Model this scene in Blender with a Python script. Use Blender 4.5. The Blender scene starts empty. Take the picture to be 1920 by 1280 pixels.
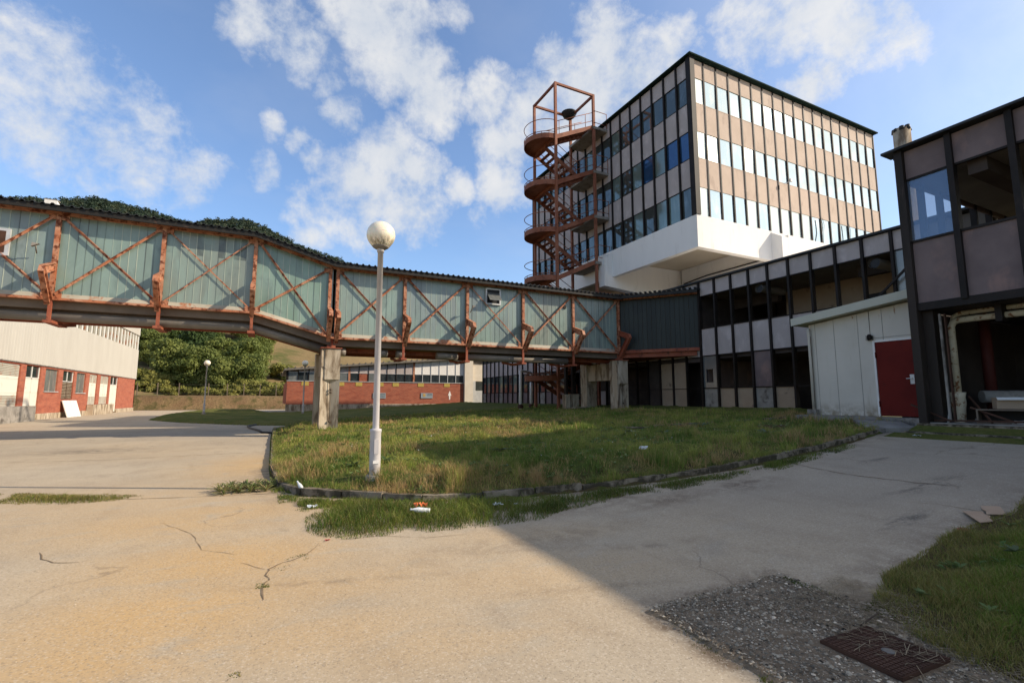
import bpy, math, random
import numpy as np
from mathutils import Vector, Matrix
random.seed(7); RNG = np.random.default_rng(7)
R = math.radians
SC = bpy.context.scene
COL = SC.collection

# ------------------------------------------------------------------ camera
TH = math.atan(107/907); CT, ST = math.cos(TH), math.sin(TH)
YAW = math.atan(453/913.3); FY, FX = math.cos(YAW), math.sin(YAW)
CAMZ = 1.5
cd = bpy.data.cameras.new('camera'); cam = bpy.data.objects.new('camera', cd); COL.objects.link(cam)
cd.sensor_width = 36; cd.lens = 907/1920*36; cd.clip_end = 6000; cd.clip_start = .05
cam.location = (0, 0, CAMZ); cam.rotation_euler = (math.pi/2+TH, 0, -YAW)
SC.camera = cam

def ray(px, py):
    a = 640-py; r = px-960; den = 907*CT-a*ST; up = a*CT+907*ST
    return np.array([FY*r+FX*den, -FX*r+FY*den, up])
def GZ(x): return max(0., .065*(x-3.5))
def on_z(px, py, z=0.):
    d = ray(px, py); t = (z-CAMZ)/d[2]; return (d[0]*t, d[1]*t, z)
def on_pave(px, py, dz=0.):
    z = 0.
    for _ in range(12):
        p = on_z(px, py, z); z = .5*z+.5*pave_z(p[0], p[1])
    return (p[0], p[1], z+dz)
def on_x(px, py, x):
    d = ray(px, py); t = x/d[0]; return (x, d[1]*t, CAMZ+d[2]*t)
def on_y(px, py, y):
    d = ray(px, py); t = y/d[1]; return (d[0]*t, y, CAMZ+d[2]*t)

# ------------------------------------------------------------------ light
SUNV = Vector((1.476, -.805, 1.0)).normalized()
SUN_EL = math.asin(SUNV.z); SUN_AZ = math.atan2(SUNV.x, SUNV.y)
sl = bpy.data.lights.new('sun', 'SUN'); so = bpy.data.objects.new('sun', sl); COL.objects.link(so)
sl.energy = 5.0; sl.angle = R(.55); sl.color = (1, .87, .70)
so.rotation_euler = SUNV.to_track_quat('Z', 'Y').to_euler()

SC.view_settings.view_transform = 'Standard'; SC.view_settings.look = 'None'
SC.view_settings.gamma = 1; SC.view_settings.use_curve_mapping = False
SC.view_settings.exposure = 0.18
SC.cycles.max_bounces = 6; SC.cycles.diffuse_bounces = 3; SC.cycles.transparent_max_bounces = 8

W = bpy.data.worlds.new('World'); SC.world = W; W.use_nodes = True
nt = W.node_tree; nt.nodes.clear()
def wn(t, **k):
    n = nt.nodes.new(t)
    for a, b in k.items(): setattr(n, a, b)
    return n
L = nt.links.new
def wmath(op, a, b=None, c=None, clamp=False):
    n = wn('ShaderNodeMath', operation=op, use_clamp=clamp)
    for i, v in enumerate((a, b, c)):
        if v is None: continue
        if isinstance(v, (int, float)): n.inputs[i].default_value = v
        else: L(v, n.inputs[i])
    return n.outputs[0]
sky = wn('ShaderNodeTexSky', sky_type='NISHITA', sun_disc=False)
sky.sun_elevation = SUN_EL; sky.sun_rotation = SUN_AZ
sky.air_density = 1.0; sky.dust_density = 1.1; sky.ozone_density = 2.0; sky.altitude = 200
tc = wn('ShaderNodeTexCoord'); D0 = tc.outputs['Generated']; D = D0
sep = wn('ShaderNodeSeparateXYZ'); L(D, sep.inputs[0])
zz = wmath('ADD', wmath('MAXIMUM', sep.outputs[2], 0.0), .16)
cmb = wn('ShaderNodeCombineXYZ')
L(wmath('DIVIDE', sep.outputs[0], zz), cmb.inputs[0]); L(wmath('DIVIDE', sep.outputs[1], zz), cmb.inputs[1])
def wnoise(vec, scale, detail, rough, dist=0.):
    n = wn('ShaderNodeTexNoise'); L(vec, n.inputs['Vector'])
    n.inputs['Scale'].default_value = scale; n.inputs['Detail'].default_value = detail
    n.inputs['Roughness'].default_value = rough; n.inputs['Distortion'].default_value = dist
    return n
wnz = wnoise(D0, 5.0, 5, .6)
wv = wn('ShaderNodeVectorMath', operation='MULTIPLY_ADD'); L(wnz.outputs['Color'], wv.inputs[0]); wv.inputs[1].default_value = (.10, .10, .10)
L(D0, wv.inputs[2]); wv2 = wn('ShaderNodeVectorMath', operation='ADD'); L(wv.outputs[0], wv2.inputs[0]); wv2.inputs[1].default_value = (-.05, -.05, -.05); D = wv2.outputs[0]
n1 = wnoise(D0, 9.0, 12, .62, .15)
n2 = wnoise(D0, 27.0, 9, .66, .1)
n3 = wnoise(cmb.outputs[0], 1.3, 6, .55)
# cumulus banks standing in the sky: each is a direction, an angular radius and a density
CL = [(20,120,130,.66),(110,170,140,.68),(60,260,130,.74),(190,200,120,.6),(190,260,130,.7),(270,240,90,.55),(250,310,90,.7),(350,330,100,.66),(150,340,80,.6),(420,390,70,.4),
 (500,50,90,.8),(575,85,75,.85),(690,20,120,1.),(740,60,100,1.),(700,110,80,.8),(765,125,95,1.),(810,190,75,1.),(835,230,45,.8),(835,30,42,.7),(630,155,42,.8),
 (655,215,62,.85),(520,243,38,.72),(575,265,36,.72),(612,305,40,.78),(505,320,48,.72),(740,300,80,.95),(700,350,100,.9),(790,320,60,.9),(770,400,90,.85),(590,395,85,.62),(855,355,42,.82),(565,440,50,.66),(680,420,80,.66),
 (915,175,70,.8),(960,260,80,.95),(1000,190,80,.85),(945,350,70,.85),(900,410,50,.4),(1130,80,90,.9),(1180,140,110,1.),(1100,180,100,.95),(1250,100,90,.8),(1060,240,90,.9),(1040,120,70,.8),
 (1480,30,120,.8),(1580,30,130,.8),(1680,20,110,.7),(1420,70,80,.62),(1530,155,65,.8),(1780,30,80,.5),(1380,20,80,.6),(1870,0,60,.5)]
mask = None
for (px, py, r, w) in CL:
    v = Vector(ray(px, py)); ln = v.length; v.normalize(); rad = r/ln*1.12
    dn = wn('ShaderNodeVectorMath', operation='DISTANCE'); L(D, dn.inputs[0]); dn.inputs[1].default_value = v
    m = wmath('MULTIPLY', wmath('SUBTRACT', 1.0, wmath('POWER', wmath('DIVIDE', dn.outputs['Value'], rad), 2.0), clamp=True), w)
    mask = m if mask is None else wmath('MAXIMUM', mask, m)
# unseen warm cloud added behind the viewer for warmer ambient light and window reflections
fz = wn('ShaderNodeVectorMath', operation='DOT_PRODUCT'); L(D, fz.inputs[0]); fz.inputs[1].default_value = (FX, FY, 0)
behind = wmath('MULTIPLY', wmath('SUBTRACT', .42, fz.outputs['Value'], clamp=True), 2.2, clamp=True)
gen = wmath('MULTIPLY', wmath('MULTIPLY', wmath('SUBTRACT', n3.outputs[0], .40, clamp=True), 3.6, clamp=True), behind)
mask = wmath('MAXIMUM', mask, gen)
def wn_sun(d):
    n = wn('ShaderNodeVectorMath', operation='DOT_PRODUCT'); L(d, n.inputs[0]); n.inputs[1].default_value = SUNV; return n.outputs['Value']
sunm = wmath('MULTIPLY', wmath('POWER', wmath('MAXIMUM', wn_sun(D0), 0.), 14.0), .9)
mask = wmath('MAXIMUM', mask, sunm)
nz = wmath('ADD', wmath('MULTIPLY', wmath('SUBTRACT', n1.outputs[0], .5), 2.6), wmath('MULTIPLY', wmath('SUBTRACT', n2.outputs[0], .5), 1.5))
dens = wmath('ADD', mask, wmath('MULTIPLY', nz, .62))
mr = wn('ShaderNodeMapRange', interpolation_type='SMOOTHSTEP'); L(dens, mr.inputs[0])
mr.inputs[1].default_value = .24; mr.inputs[2].default_value = 1.0
gate = wmath('MULTIPLY', mask, 3.0, clamp=True)
veil = wmath('ADD', wmath('MULTIPLY', wmath('SUBTRACT', n3.outputs[0], .48, clamp=True), .5, clamp=True), wmath('MULTIPLY', wmath('POWER', wmath('MAXIMUM', wn_sun(D0), 0.), 4.0), .8), clamp=True)
cover = wmath('MAXIMUM', wmath('MULTIPLY', wmath('MULTIPLY', mr.outputs[0], gate), .92), wmath('ADD', veil, .03))
# cloud body: bright crown, greyer belly
shade = wn('ShaderNodeMapRange'); L(wmath('ADD', n1.outputs[0], wmath('MULTIPLY', dens, -.12)), shade.inputs[0])
shade.inputs[1].default_value = .28; shade.inputs[2].default_value = .56
cc = wn('ShaderNodeMix', data_type='RGBA'); L(shade.outputs[0], cc.inputs[0])
cc.inputs[6].default_value = (4.7, 5.1, 5.7, 1); cc.inputs[7].default_value = (6.3, 6.3, 6.3, 1)
sd_ = wn('ShaderNodeVectorMath', operation='DOT_PRODUCT'); L(D0, sd_.inputs[0]); sd_.inputs[1].default_value = SUNV
glow = wmath('MULTIPLY', wmath('POWER', wmath('MAXIMUM', sd_.outputs['Value'], 0.), 9.0), .7)
warm = wn('ShaderNodeMix', data_type='RGBA'); L(behind, warm.inputs[0]); L(cc.outputs[2], warm.inputs[6]); warm.inputs[7].default_value = (5.6, 4.8, 3.9, 1)
cb = wn('ShaderNodeVectorMath', operation='SCALE'); L(warm.outputs[2], cb.inputs[0]); L(wmath('ADD', 1.0, glow), cb.inputs['Scale'])
tint = wn('ShaderNodeMix', data_type='RGBA', blend_type='MULTIPLY'); tint.inputs[0].default_value = 1
L(sky.outputs[0], tint.inputs[6]); tint.inputs[7].default_value = (1.40, 1.55, 1.72, 1)
mx = wn('ShaderNodeMix', data_type='RGBA'); L(cover, mx.inputs[0]); L(tint.outputs[2], mx.inputs[6]); L(cb.outputs[0], mx.inputs[7])
bg = wn('ShaderNodeBackground'); bg.inputs[1].default_value = .12; L(mx.outputs[2], bg.inputs[0])
wo = wn('ShaderNodeOutputWorld'); L(bg.outputs[0], wo.inputs[0])

# ------------------------------------------------------------------ helpers
def lattice(seed): return np.random.default_rng(seed).random((256, 256))
_L = {}
def vnoise(x, y, s=1., seed=0):
    if seed not in _L: _L[seed] = lattice(seed)
    a = _L[seed]; x = np.asarray(x, float)/s; y = np.asarray(y, float)/s
    xi = np.floor(x).astype(int); yi = np.floor(y).astype(int); fx = x-xi; fy = y-yi
    fx = fx*fx*(3-2*fx); fy = fy*fy*(3-2*fy)
    g = lambda i, j: a[i % 256, j % 256]
    return (g(xi, yi)*(1-fx)+g(xi+1, yi)*fx)*(1-fy)+(g(xi, yi+1)*(1-fx)+g(xi+1, yi+1)*fx)*fy
def fbm(x, y, s=1., seed=0, o=4):
    t = 0.; a = .5
    for k in range(o): t = t+a*vnoise(x, y, s/2**k, seed+k); a /= 2
    return t/(1-.5**o)
def sstep(a, b, x):
    t = np.clip((x-a)/(b-a), 0, 1); return t*t*(3-2*t)

def T(name, label, cat, loc=(0, 0, 0), rz=0., group=None):
    o = bpy.data.objects.new(name, None); COL.objects.link(o); o.location = loc; o.rotation_euler = (0, 0, rz)
    o.empty_display_size = .2
    o['label'] = label; o['category'] = cat
    if group: o['group'] = group
    return o
def tag(o, label=None, cat=None, group=None, kind=None):
    if label: o['label'] = label
    if cat: o['category'] = cat
    if group: o['group'] = group
    if kind: o['kind'] = kind
    return o
def wloc(o):
    v = Vector((0, 0, 0))
    while o is not None: v += o.location; o = o.parent
    return v
def dup(root, loc, rz=0., label=None, scale=None):
    r = root.copy(); COL.objects.link(r); r.location = loc; r.rotation_euler = (0, 0, rz)
    if label: r['label'] = label
    if scale: r.scale = scale
    for ch in [c for c in bpy.data.objects if c.parent == root]:
        c = ch.copy(); COL.objects.link(c); c.parent = r
        for g in [g for g in bpy.data.objects if g.parent == ch]:
            d = g.copy(); COL.objects.link(d); d.parent = c
    return r

class MB:
    """collects solids, then links them as one mesh object. frame: local (a,b,c) -> o + a*ax + b*ay + c*z"""
    def __init__(s, o=(0, 0, 0), ax=(1, 0), ay=(0, 1)):
        s.v = []; s.f = []; s.o = o; s.ax = ax; s.ay = ay; s.flip = (ax[0]*ay[1]-ax[1]*ay[0]) < 0; s.sm = []
    def P(s, a, b, c): return (s.o[0]+a*s.ax[0]+b*s.ay[0], s.o[1]+a*s.ax[1]+b*s.ay[1], s.o[2]+c)
    def raw(s, vs, fs, sm=False):
        n = len(s.v); s.v += vs
        for f in fs: s.f.append(tuple(n+i for i in f)); s.sm.append(sm)
        return s
    def hexa(s, p):
        q = [s.P(*a) for a in p]
        fs = [(0, 3, 2, 1), (4, 5, 6, 7), (0, 1, 5, 4), (1, 2, 6, 5), (2, 3, 7, 6), (3, 0, 4, 7)]
        if s.flip: fs = [f[::-1] for f in fs]
        return s.raw(q, fs)
    def box(s, a0, a1, b0, b1, c0, c1):
        a0, a1 = sorted((a0, a1)); b0, b1 = sorted((b0, b1)); c0, c1 = sorted((c0, c1))
        return s.hexa([(a0, b0, c0), (a1, b0, c0), (a1, b1, c0), (a0, b1, c0), (a0, b0, c1), (a1, b0, c1), (a1, b1, c1), (a0, b1, c1)])
    def prism(s, pts, axis, d0, d1):
        """extrude a 2-D outline: axis 'a','b' or 'c'"""
        n = len(pts)
        mk = {'a': lambda p, d: (d, p[0], p[1]), 'b': lambda p, d: (p[0], d, p[1]), 'c': lambda p, d: (p[0], p[1], d)}[axis]
        q = [s.P(*mk(p, d0)) for p in pts]+[s.P(*mk(p, d1)) for p in pts]
        fs = [tuple(range(n))[::-1], tuple(range(n, 2*n))]+[(i, (i+1) % n, n+(i+1) % n, n+i) for i in range(n)]
        s.raw(q, fs); s.fix = True; return s
    def beam(s, p, q, w, h, up=(0, 0, 1)):
        p = Vector(s.P(*p)); q = Vector(s.P(*q)); d = (q-p).normalized(); u = Vector(up)
        if abs(d.dot(u)) > .98: u = Vector((0, 1, 0))
        x = d.cross(u).normalized()*w/2; y = x.normalized().cross(d).normalized()*h/2
        vs = [tuple(a+i*x+j*y) for a in (p, q) for i, j in ((-1, -1), (1, -1), (1, 1), (-1, 1))]
        return s.raw(vs, [(0, 1, 2, 3), (7, 6, 5, 4), (0, 4, 5, 1), (1, 5, 6, 2), (2, 6, 7, 3), (3, 7, 4, 0)])
    def tube(s, pts, r, n=8, caps=True):
        pts = [Vector(s.P(*p)) for p in pts]; vs = []; fs = []
        rs = r if isinstance(r, (list, tuple)) else [r]*len(pts); u = None
        for i, p in enumerate(pts):
            d = (pts[min(i+1, len(pts)-1)]-pts[max(i-1, 0)]).normalized()
            if u is None:
                u = d.cross(Vector((0, 0, 1)))
                if u.length < .05: u = d.cross(Vector((0, 1, 0)))
            u = (u-d*u.dot(d)).normalized(); w = d.cross(u)
            for k in range(n):
                t = 2*math.pi*k/n; vs.append(tuple(p+(u*math.cos(t)+w*math.sin(t))*rs[i]))
        for i in range(len(pts)-1):
            for k in range(n): fs.append((i*n+k, i*n+(k+1) % n, (i+1)*n+(k+1) % n, (i+1)*n+k))
        s.raw(vs, fs, True)
        if caps:
            m = len(s.v)-len(vs)
            s.f.append(tuple(m+k for k in range(n))[::-1]); s.sm.append(False)
            s.f.append(tuple(m+(len(pts)-1)*n+k for k in range(n))); s.sm.append(False)
        return s
    def lathe(s, c, prof, n=20):
        vs = []; fs = []
        for r, z in prof:
            for k in range(n):
                t = 2*math.pi*k/n; vs.append(s.P(c[0]+r*math.cos(t), c[1]+r*math.sin(t), c[2]+z))
        for i in range(len(prof)-1):
            for k in range(n): fs.append((i*n+k, i*n+(k+1) % n, (i+1)*n+(k+1) % n, (i+1)*n+k))
        return s.raw(vs, fs, True)
    def build(s, name, m, parent=None, label=None, kind=None):
        me = bpy.data.meshes.new(name); off = wloc(parent) if parent else Vector((0, 0, 0))
        me.from_pydata([tuple(Vector(v)-off) for v in s.v], [], s.f)
        if any(s.sm): me.polygons.foreach_set('use_smooth', s.sm)
        if getattr(s, 'fix', False):
            import bmesh
            b = bmesh.new(); b.from_mesh(me); bmesh.ops.recalc_face_normals(b, faces=b.faces); b.to_mesh(me); b.free()
        me.materials.append(m); me.update()
        o = bpy.data.objects.new(name, me); COL.objects.link(o)
        if parent: o.parent = parent
        if label: o['label'] = label
        if kind: o['kind'] = kind
        return o
def np_mesh(name, V, F, m, parent=None, cols=None, smooth=False):
    """V (n,3), F (k,3 or 4) numpy"""
    me = bpy.data.meshes.new(name); k = F.shape[1]
    me.vertices.add(len(V)); me.vertices.foreach_set('co', V.astype(np.float32).ravel())
    me.loops.add(F.size); me.loops.foreach_set('vertex_index', F.astype(np.int32).ravel())
    me.polygons.add(len(F)); me.polygons.foreach_set('loop_start', np.arange(0, F.size, k, dtype=np.int32))
    me.update(calc_edges=True)
    me.polygons.foreach_set('use_smooth', np.full(len(F), bool(smooth)))
    if cols is not None:
        for nm, a in cols.items():
            if a.ndim == 1:
                at = me.attributes.new(nm, 'FLOAT', 'POINT'); at.data.foreach_set('value', a.astype(np.float32))
            else:
                at = me.attributes.new(nm, 'FLOAT_COLOR', 'POINT')
                at.data.foreach_set('color', np.c_[a, np.ones(len(a))].astype(np.float32).ravel())
    me.materials.append(m); me.validate()
    o = bpy.data.objects.new(name, me); COL.objects.link(o)
    if parent: o.parent = parent
    return o

# ------------------------------------------------------------------ materials
class NT:
    def __init__(s, name):
        s.m = bpy.data.materials.new(name); s.m.use_nodes = True; s.t = s.m.node_tree; s.t.nodes.clear()
        s.out = s.n('ShaderNodeOutputMaterial'); s.b = s.n('ShaderNodeBsdfPrincipled'); s.l(s.b.outputs[0], s.out.inputs[0])
        s.pos = s.n('ShaderNodeNewGeometry').outputs['Position']
    def n(s, t, **k):
        n = s.t.nodes.new(t)
        for a, b in k.items(): setattr(n, a, b)
        return n
    def l(s, a, b): s.t.links.new(a, b)
    def map(s, scale=(1, 1, 1), src=None):
        n = s.n('ShaderNodeMapping'); s.l(src or s.pos, n.inputs[0]); n.inputs['Scale'].default_value = scale; return n.outputs[0]
    def noise(s, scale, detail=5, rough=.55, vec=None, dist=0.):
        n = s.n('ShaderNodeTexNoise'); s.l(vec or s.pos, n.inputs['Vector']); n.inputs['Scale'].default_value = scale
        n.inputs['Detail'].default_value = detail; n.inputs['Roughness'].default_value = rough; n.inputs['Distortion'].default_value = dist
        return n.outputs[0]
    def rng(s, v, a, b, c=0., d=1.):
        n = s.n('ShaderNodeMapRange', interpolation_type='SMOOTHSTEP'); s.l(v, n.inputs[0])
        for i, q in enumerate((a, b, c, d)): n.inputs[i+1].default_value = q
        return n.outputs[0]
    def mix(s, f, a, b, mode='MIX'):
        n = s.n('ShaderNodeMix', data_type='RGBA', blend_type=mode)
        for i, v in ((0, f), (6, a), (7, b)):
            if isinstance(v, (int, float)): n.inputs[i].default_value = v
            elif isinstance(v, tuple): n.inputs[i].default_value = v+(1,) if len(v) == 3 else v
            else: s.l(v, n.inputs[i])
        return n.outputs[2]
    def math(s, op, a, b=None, clamp=False):
        n = s.n('ShaderNodeMath', operation=op, use_clamp=clamp)
        for i, v in enumerate((a, b)):
            if v is None: continue
            if isinstance(v, (int, float)): n.inputs[i].default_value = v
            else: s.l(v, n.inputs[i])
        return n.outputs[0]
    def attr(s, name, col=False):
        n = s.n('ShaderNodeAttribute'); n.attribute_name = name; return n.outputs['Color' if col else 'Fac']
    def base(s, c):
        if isinstance(c, tuple): s.b.inputs['Base Color'].default_value = c+(1,)
        else: s.l(c, s.b.inputs['Base Color'])
    def set(s, **k):
        for a, v in k.items():
            i = s.b.inputs[a.replace('_', ' ')]
            if isinstance(v, (int, float, tuple)): i.default_value = v
            else: s.l(v, i)
        return s
    def bump(s, h, strength=.3, dist=.02):
        n = s.n('ShaderNodeBump'); n.inputs['Strength'].default_value = strength; n.inputs['Distance'].default_value = dist
        s.l(h, n.inputs['Height']); s.l(n.outputs[0], s.b.inputs['Normal'])
def M(name, c1, c2, scale=1.5, rough=.75, metal=0., c3=None, s3=3., t3=(.55, .7), bump=.15, bs=None, stretch=(1, 1, 1), spec=.22, dist=.01):
    t = NT(name); v = t.map(stretch)
    c = t.mix(t.rng(t.noise(scale, 6, .6, v), .3, .7), c1, c2)
    if c3: c = t.mix(t.rng(t.noise(s3, 7, .65, v, .3), *t3), c, c3)
    t.base(c); t.set(Roughness=rough, Metallic=metal, Specular_IOR_Level=spec)
    if bump: t.bump(t.noise(bs or scale*8, 5, .6, v), bump, dist)
    return t.m

STEEL = M('rusty orange painted steel', (.40, .135, .06), (.50, .27, .17), 2.2, .62, c3=(.13, .035, .015), s3=6., t3=(.47, .62), bump=.3, bs=30)
STEELD = M('dull red oxide steel', (.25, .062, .034), (.34, .11, .06), 1.5, .65, c3=(.10, .036, .022), s3=4., t3=(.52, .7), bump=.25, bs=25)
STEELK = M('dark red oxide column', (.05, .009, .006), (.075, .016, .01), 1.5, .7, bump=.1)
STAIRM = M('faded red stair steel', (.23, .075, .038), (.31, .125, .072), .8, .6, c3=(.15, .055, .03), s3=3., t3=(.5, .7), bump=.2, bs=25)
DARKM = M('dark brown facade metal', (.011, .008, .006), (.022, .016, .013), 2., .6, c3=(.06, .032, .022), s3=5, t3=(.62, .75), bump=.1)
COLM = M('weathered brown column sheet', (.020, .015, .011), (.036, .026, .020), 2., .6, c3=(.07, .05, .04), s3=6, t3=(.62, .75), bump=.1, stretch=(1, 1, .25))
BLACKM = M('black roof sheet', (.018, .019, .02), (.035, .036, .036), 1.5, .5, bump=.1)
ROOFG = M('dark grey fascia sheet', (.016, .015, .013), (.03, .026, .022), 1., .55, c3=(.09, .05, .035), s3=2, t3=(.6, .75), bump=.1)
GREEND = M('dark green coping', (.012, .025, .02), (.02, .035, .03), 2, .9, bump=0, spec=.05)
CONC = M('stained concrete', (.40, .32, .22), (.52, .44, .33), 1.5, .9, c3=(.17, .12, .075), s3=2.2, t3=(.44, .64), bump=.4, bs=14, stretch=(1.4, 1.4, .35), dist=.02)
CONCD = M('old grey concrete', (.22, .20, .17), (.33, .30, .26), 2., .9, c3=(.10, .085, .07), s3=3, t3=(.5, .72), bump=.4, bs=18, dist=.02)
KERBM = M('worn kerb concrete', (.17, .135, .095), (.30, .25, .18), 3., .95, c3=(.06, .05, .032), s3=4, t3=(.42, .58), bump=.6, bs=22, dist=.02)
def panel_streak(m):
    return m
WHITE = M('white painted render', (.80, .765, .71), (.84, .805, .75), .6, .8, c3=(.64, .60, .54), s3=1.3, t3=(.55, .8), bump=.12, stretch=(1.6, 1.6, .3))
CREAM = M('cream plaster', (.66, .56, .42), (.72, .62, .48), .8, .85, c3=(.50, .40, .28), s3=1.5, t3=(.6, .8), bump=.1)
PLAST = M('dirty interior plaster', (.30, .22, .15), (.38, .29, .20), .8, .9, c3=(.12, .08, .06), s3=1.6, t3=(.55, .72), bump=.15)
INT = M('dark interior', (.045, .035, .030), (.08, .062, .052), 1, .9, bump=.1)
INTB = M('ceiling boards', (.13, .115, .10), (.18, .16, .14), 1, .9, bump=.1)
SHEDW = M('off white sheet cladding', (.58, .53, .44), (.64, .585, .485), .7, .6, c3=(.50, .46, .38), s3=1.4, t3=(.62, .82), bump=.05)
def shed_mat():
    t = NT('off white sheet with splash dirt'); sp = t.n('ShaderNodeSeparateXYZ'); t.l(t.pos, sp.inputs[0])
    c = t.mix(t.rng(t.noise(.7, 6, .6), .3, .7), (.57, .525, .44), (.64, .59, .50))
    c = t.mix(t.rng(t.noise(5, 6, .65, t.map((1, 1, .1)), .2), .58, .78, 0, .5), c, (.42, .36, .26))
    low = t.math('MULTIPLY', t.rng(sp.outputs[2], 1.5, 1.0, 0, 1), t.rng(t.noise(4, 6, .7), .3, .65), True)
    c = t.mix(low, c, (.25, .20, .13))
    rust = t.math('MULTIPLY', t.rng(sp.outputs[2], 3.6, 4.0, 0, 1), t.rng(t.noise(9, 5, .6, t.map((1, 1, .25))), .6, .7), True)
    c = t.mix(rust, c, (.28, .15, .07)); t.base(c); t.set(Roughness=.6, Specular_IOR_Level=.3); return t.m
SHEDW = shed_mat()
SHEDR = M('pale green grey fascia', (.46, .45, .36), (.52, .51, .41), .7, .6, bump=.05)
REDP = M('dark red door paint', (.11, .007, .004), (.15, .012, .007), 1.2, .7, c3=(.06, .012, .008), s3=3, t3=(.55, .75), bump=.06)
LAMPW = M('grey white pole paint', (.50, .47, .46), (.58, .55, .54), 3, .45, c3=(.34, .27, .22), s3=8, t3=(.66, .8), bump=.05)
ALU = M('aluminium frame', (.5, .5, .49), (.6, .6, .58), 3, .45, .3, bump=0)
WOODW = M('white boards', (.70, .68, .62), (.78, .76, .70), 2, .7, bump=.05)
PIPEM = M('insulated pipe grey', (.17, .15, .12), (.23, .20, .165), 1.2, .55, .2, c3=(.13, .10, .08), s3=3, t3=(.6, .75), bump=.08)
PIPEC = M('flaking cream pipe', (.46, .39, .26), (.55, .48, .34), 3, .7, c3=(.20, .085, .035), s3=7, t3=(.52, .62), bump=.3, bs=20)
RUSTP = M('rusty sheet', (.050, .024, .015), (.085, .042, .027), 3, .8, bump=.3)
SOFF = M('bridge underside sheet', (.13, .10, .075), (.19, .15, .11), 1, .8, c3=(.10, .05, .03), s3=1.5, t3=(.6, .75), bump=.1)
SILL = M('bridge sill flashing', (.34, .31, .24), (.42, .38, .30), 1.1, .6, c3=(.33, .14, .07), s3=1.6, t3=(.52, .64), bump=.1)
CARD = M('plain cardboard', (.42, .29, .19), (.47, .34, .23), 4, .85, bump=.05)
WGLOBE = M('opal globe plastic', (.74, .66, .50), (.80, .73, .58), 3, .3, c3=(.5, .42, .3), s3=5, t3=(.62, .8), bump=0)

def panel_mat(name, ca, cb, stain, st=(.55, .75)):
    t = NT(name)
    c = t.mix(t.rng(t.noise(.9, 5, .6), .3, .7), ca, cb)
    c = t.mix(t.rng(t.noise(2.3, 6, .6, t.map((1, 1, .5)), .4), *st), c, stain)
    t.base(c); t.set(Roughness=.75, Specular_IOR_Level=.25); t.bump(t.noise(40, 3, .5), .05, .01); return t.m
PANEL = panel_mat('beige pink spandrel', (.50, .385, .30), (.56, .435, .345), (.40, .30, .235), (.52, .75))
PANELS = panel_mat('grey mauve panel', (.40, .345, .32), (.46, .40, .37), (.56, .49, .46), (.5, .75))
PANELN = panel_mat('mauve brown panel', (.14, .105, .10), (.20, .15, .14), (.26, .17, .145), (.5, .75))

def glass_mat(name, base, metal, rough, alpha=None, dirt=None):
    t = NT(name)
    if dirt: t.base(t.mix(t.rng(t.noise(1.7, 6, .65, t.map((1, 1, .5)), .5), .45, .75), base, dirt))
    else: t.base(base)
    t.set(Metallic=metal, Roughness=rough, Specular_IOR_Level=.8)
    if alpha is not None: t.set(Alpha=alpha)
    t.bump(t.noise(1.6, 2, .5), .04, .02); return t.m
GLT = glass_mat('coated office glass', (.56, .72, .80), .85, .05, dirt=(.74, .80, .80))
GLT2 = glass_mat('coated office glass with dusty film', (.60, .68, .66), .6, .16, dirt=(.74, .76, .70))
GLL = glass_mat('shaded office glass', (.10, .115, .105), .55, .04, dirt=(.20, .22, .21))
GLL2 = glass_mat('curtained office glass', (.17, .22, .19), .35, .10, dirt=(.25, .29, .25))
GLB = glass_mat('blue blind glass', (.03, .08, .17), .4, .06, dirt=(.05, .12, .22))
GLD = glass_mat('dark window glass', (.035, .045, .05), .25, .06, dirt=(.10, .11, .11))
GLS = glass_mat('see through dusty glass', (.20, .28, .40), .25, .05, alpha=.42)
GLP = glass_mat('dirty pale glass', (.16, .17, .16), .2, .25, dirt=(.25, .25, .23))

def channel_glass():
    t = NT('channel glass cladding')
    a = t.attr('tint', True)
    c = t.mix(t.rng(t.noise(1.1, 5, .6, t.map((1, 1, .35)), .5), .35, .75), a, (.24, .33, .28))
    c = t.mix(t.rng(t.noise(1.3, 5, .6, t.map((1, 1, .6)), .8), .52, .75, 0, .65), c, (.11, .145, .125))
    t.base(t.mix(1.0, c, a, 'MULTIPLY') if False else c); t.set(Roughness=.28, Specular_IOR_Level=.7)
    t.bump(t.noise(5, 3, .5, t.map((1, 1, .3))), .03, .01); return t.m
CHG = channel_glass()
def chgd():  # end bay glass turned from the sun, its shade darkened into the colour
    t = NT('shade darkened channel glass'); a = t.attr('tint', True); c = t.mix(t.rng(t.noise(.9, 5, .6, t.map((1, 1, .5)), .6), .4, .7), a, (.022, .026, .024)); t.base(c); t.set(Roughness=.5, Specular_IOR_Level=.3); return t.m
CHGD = chgd()

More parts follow.
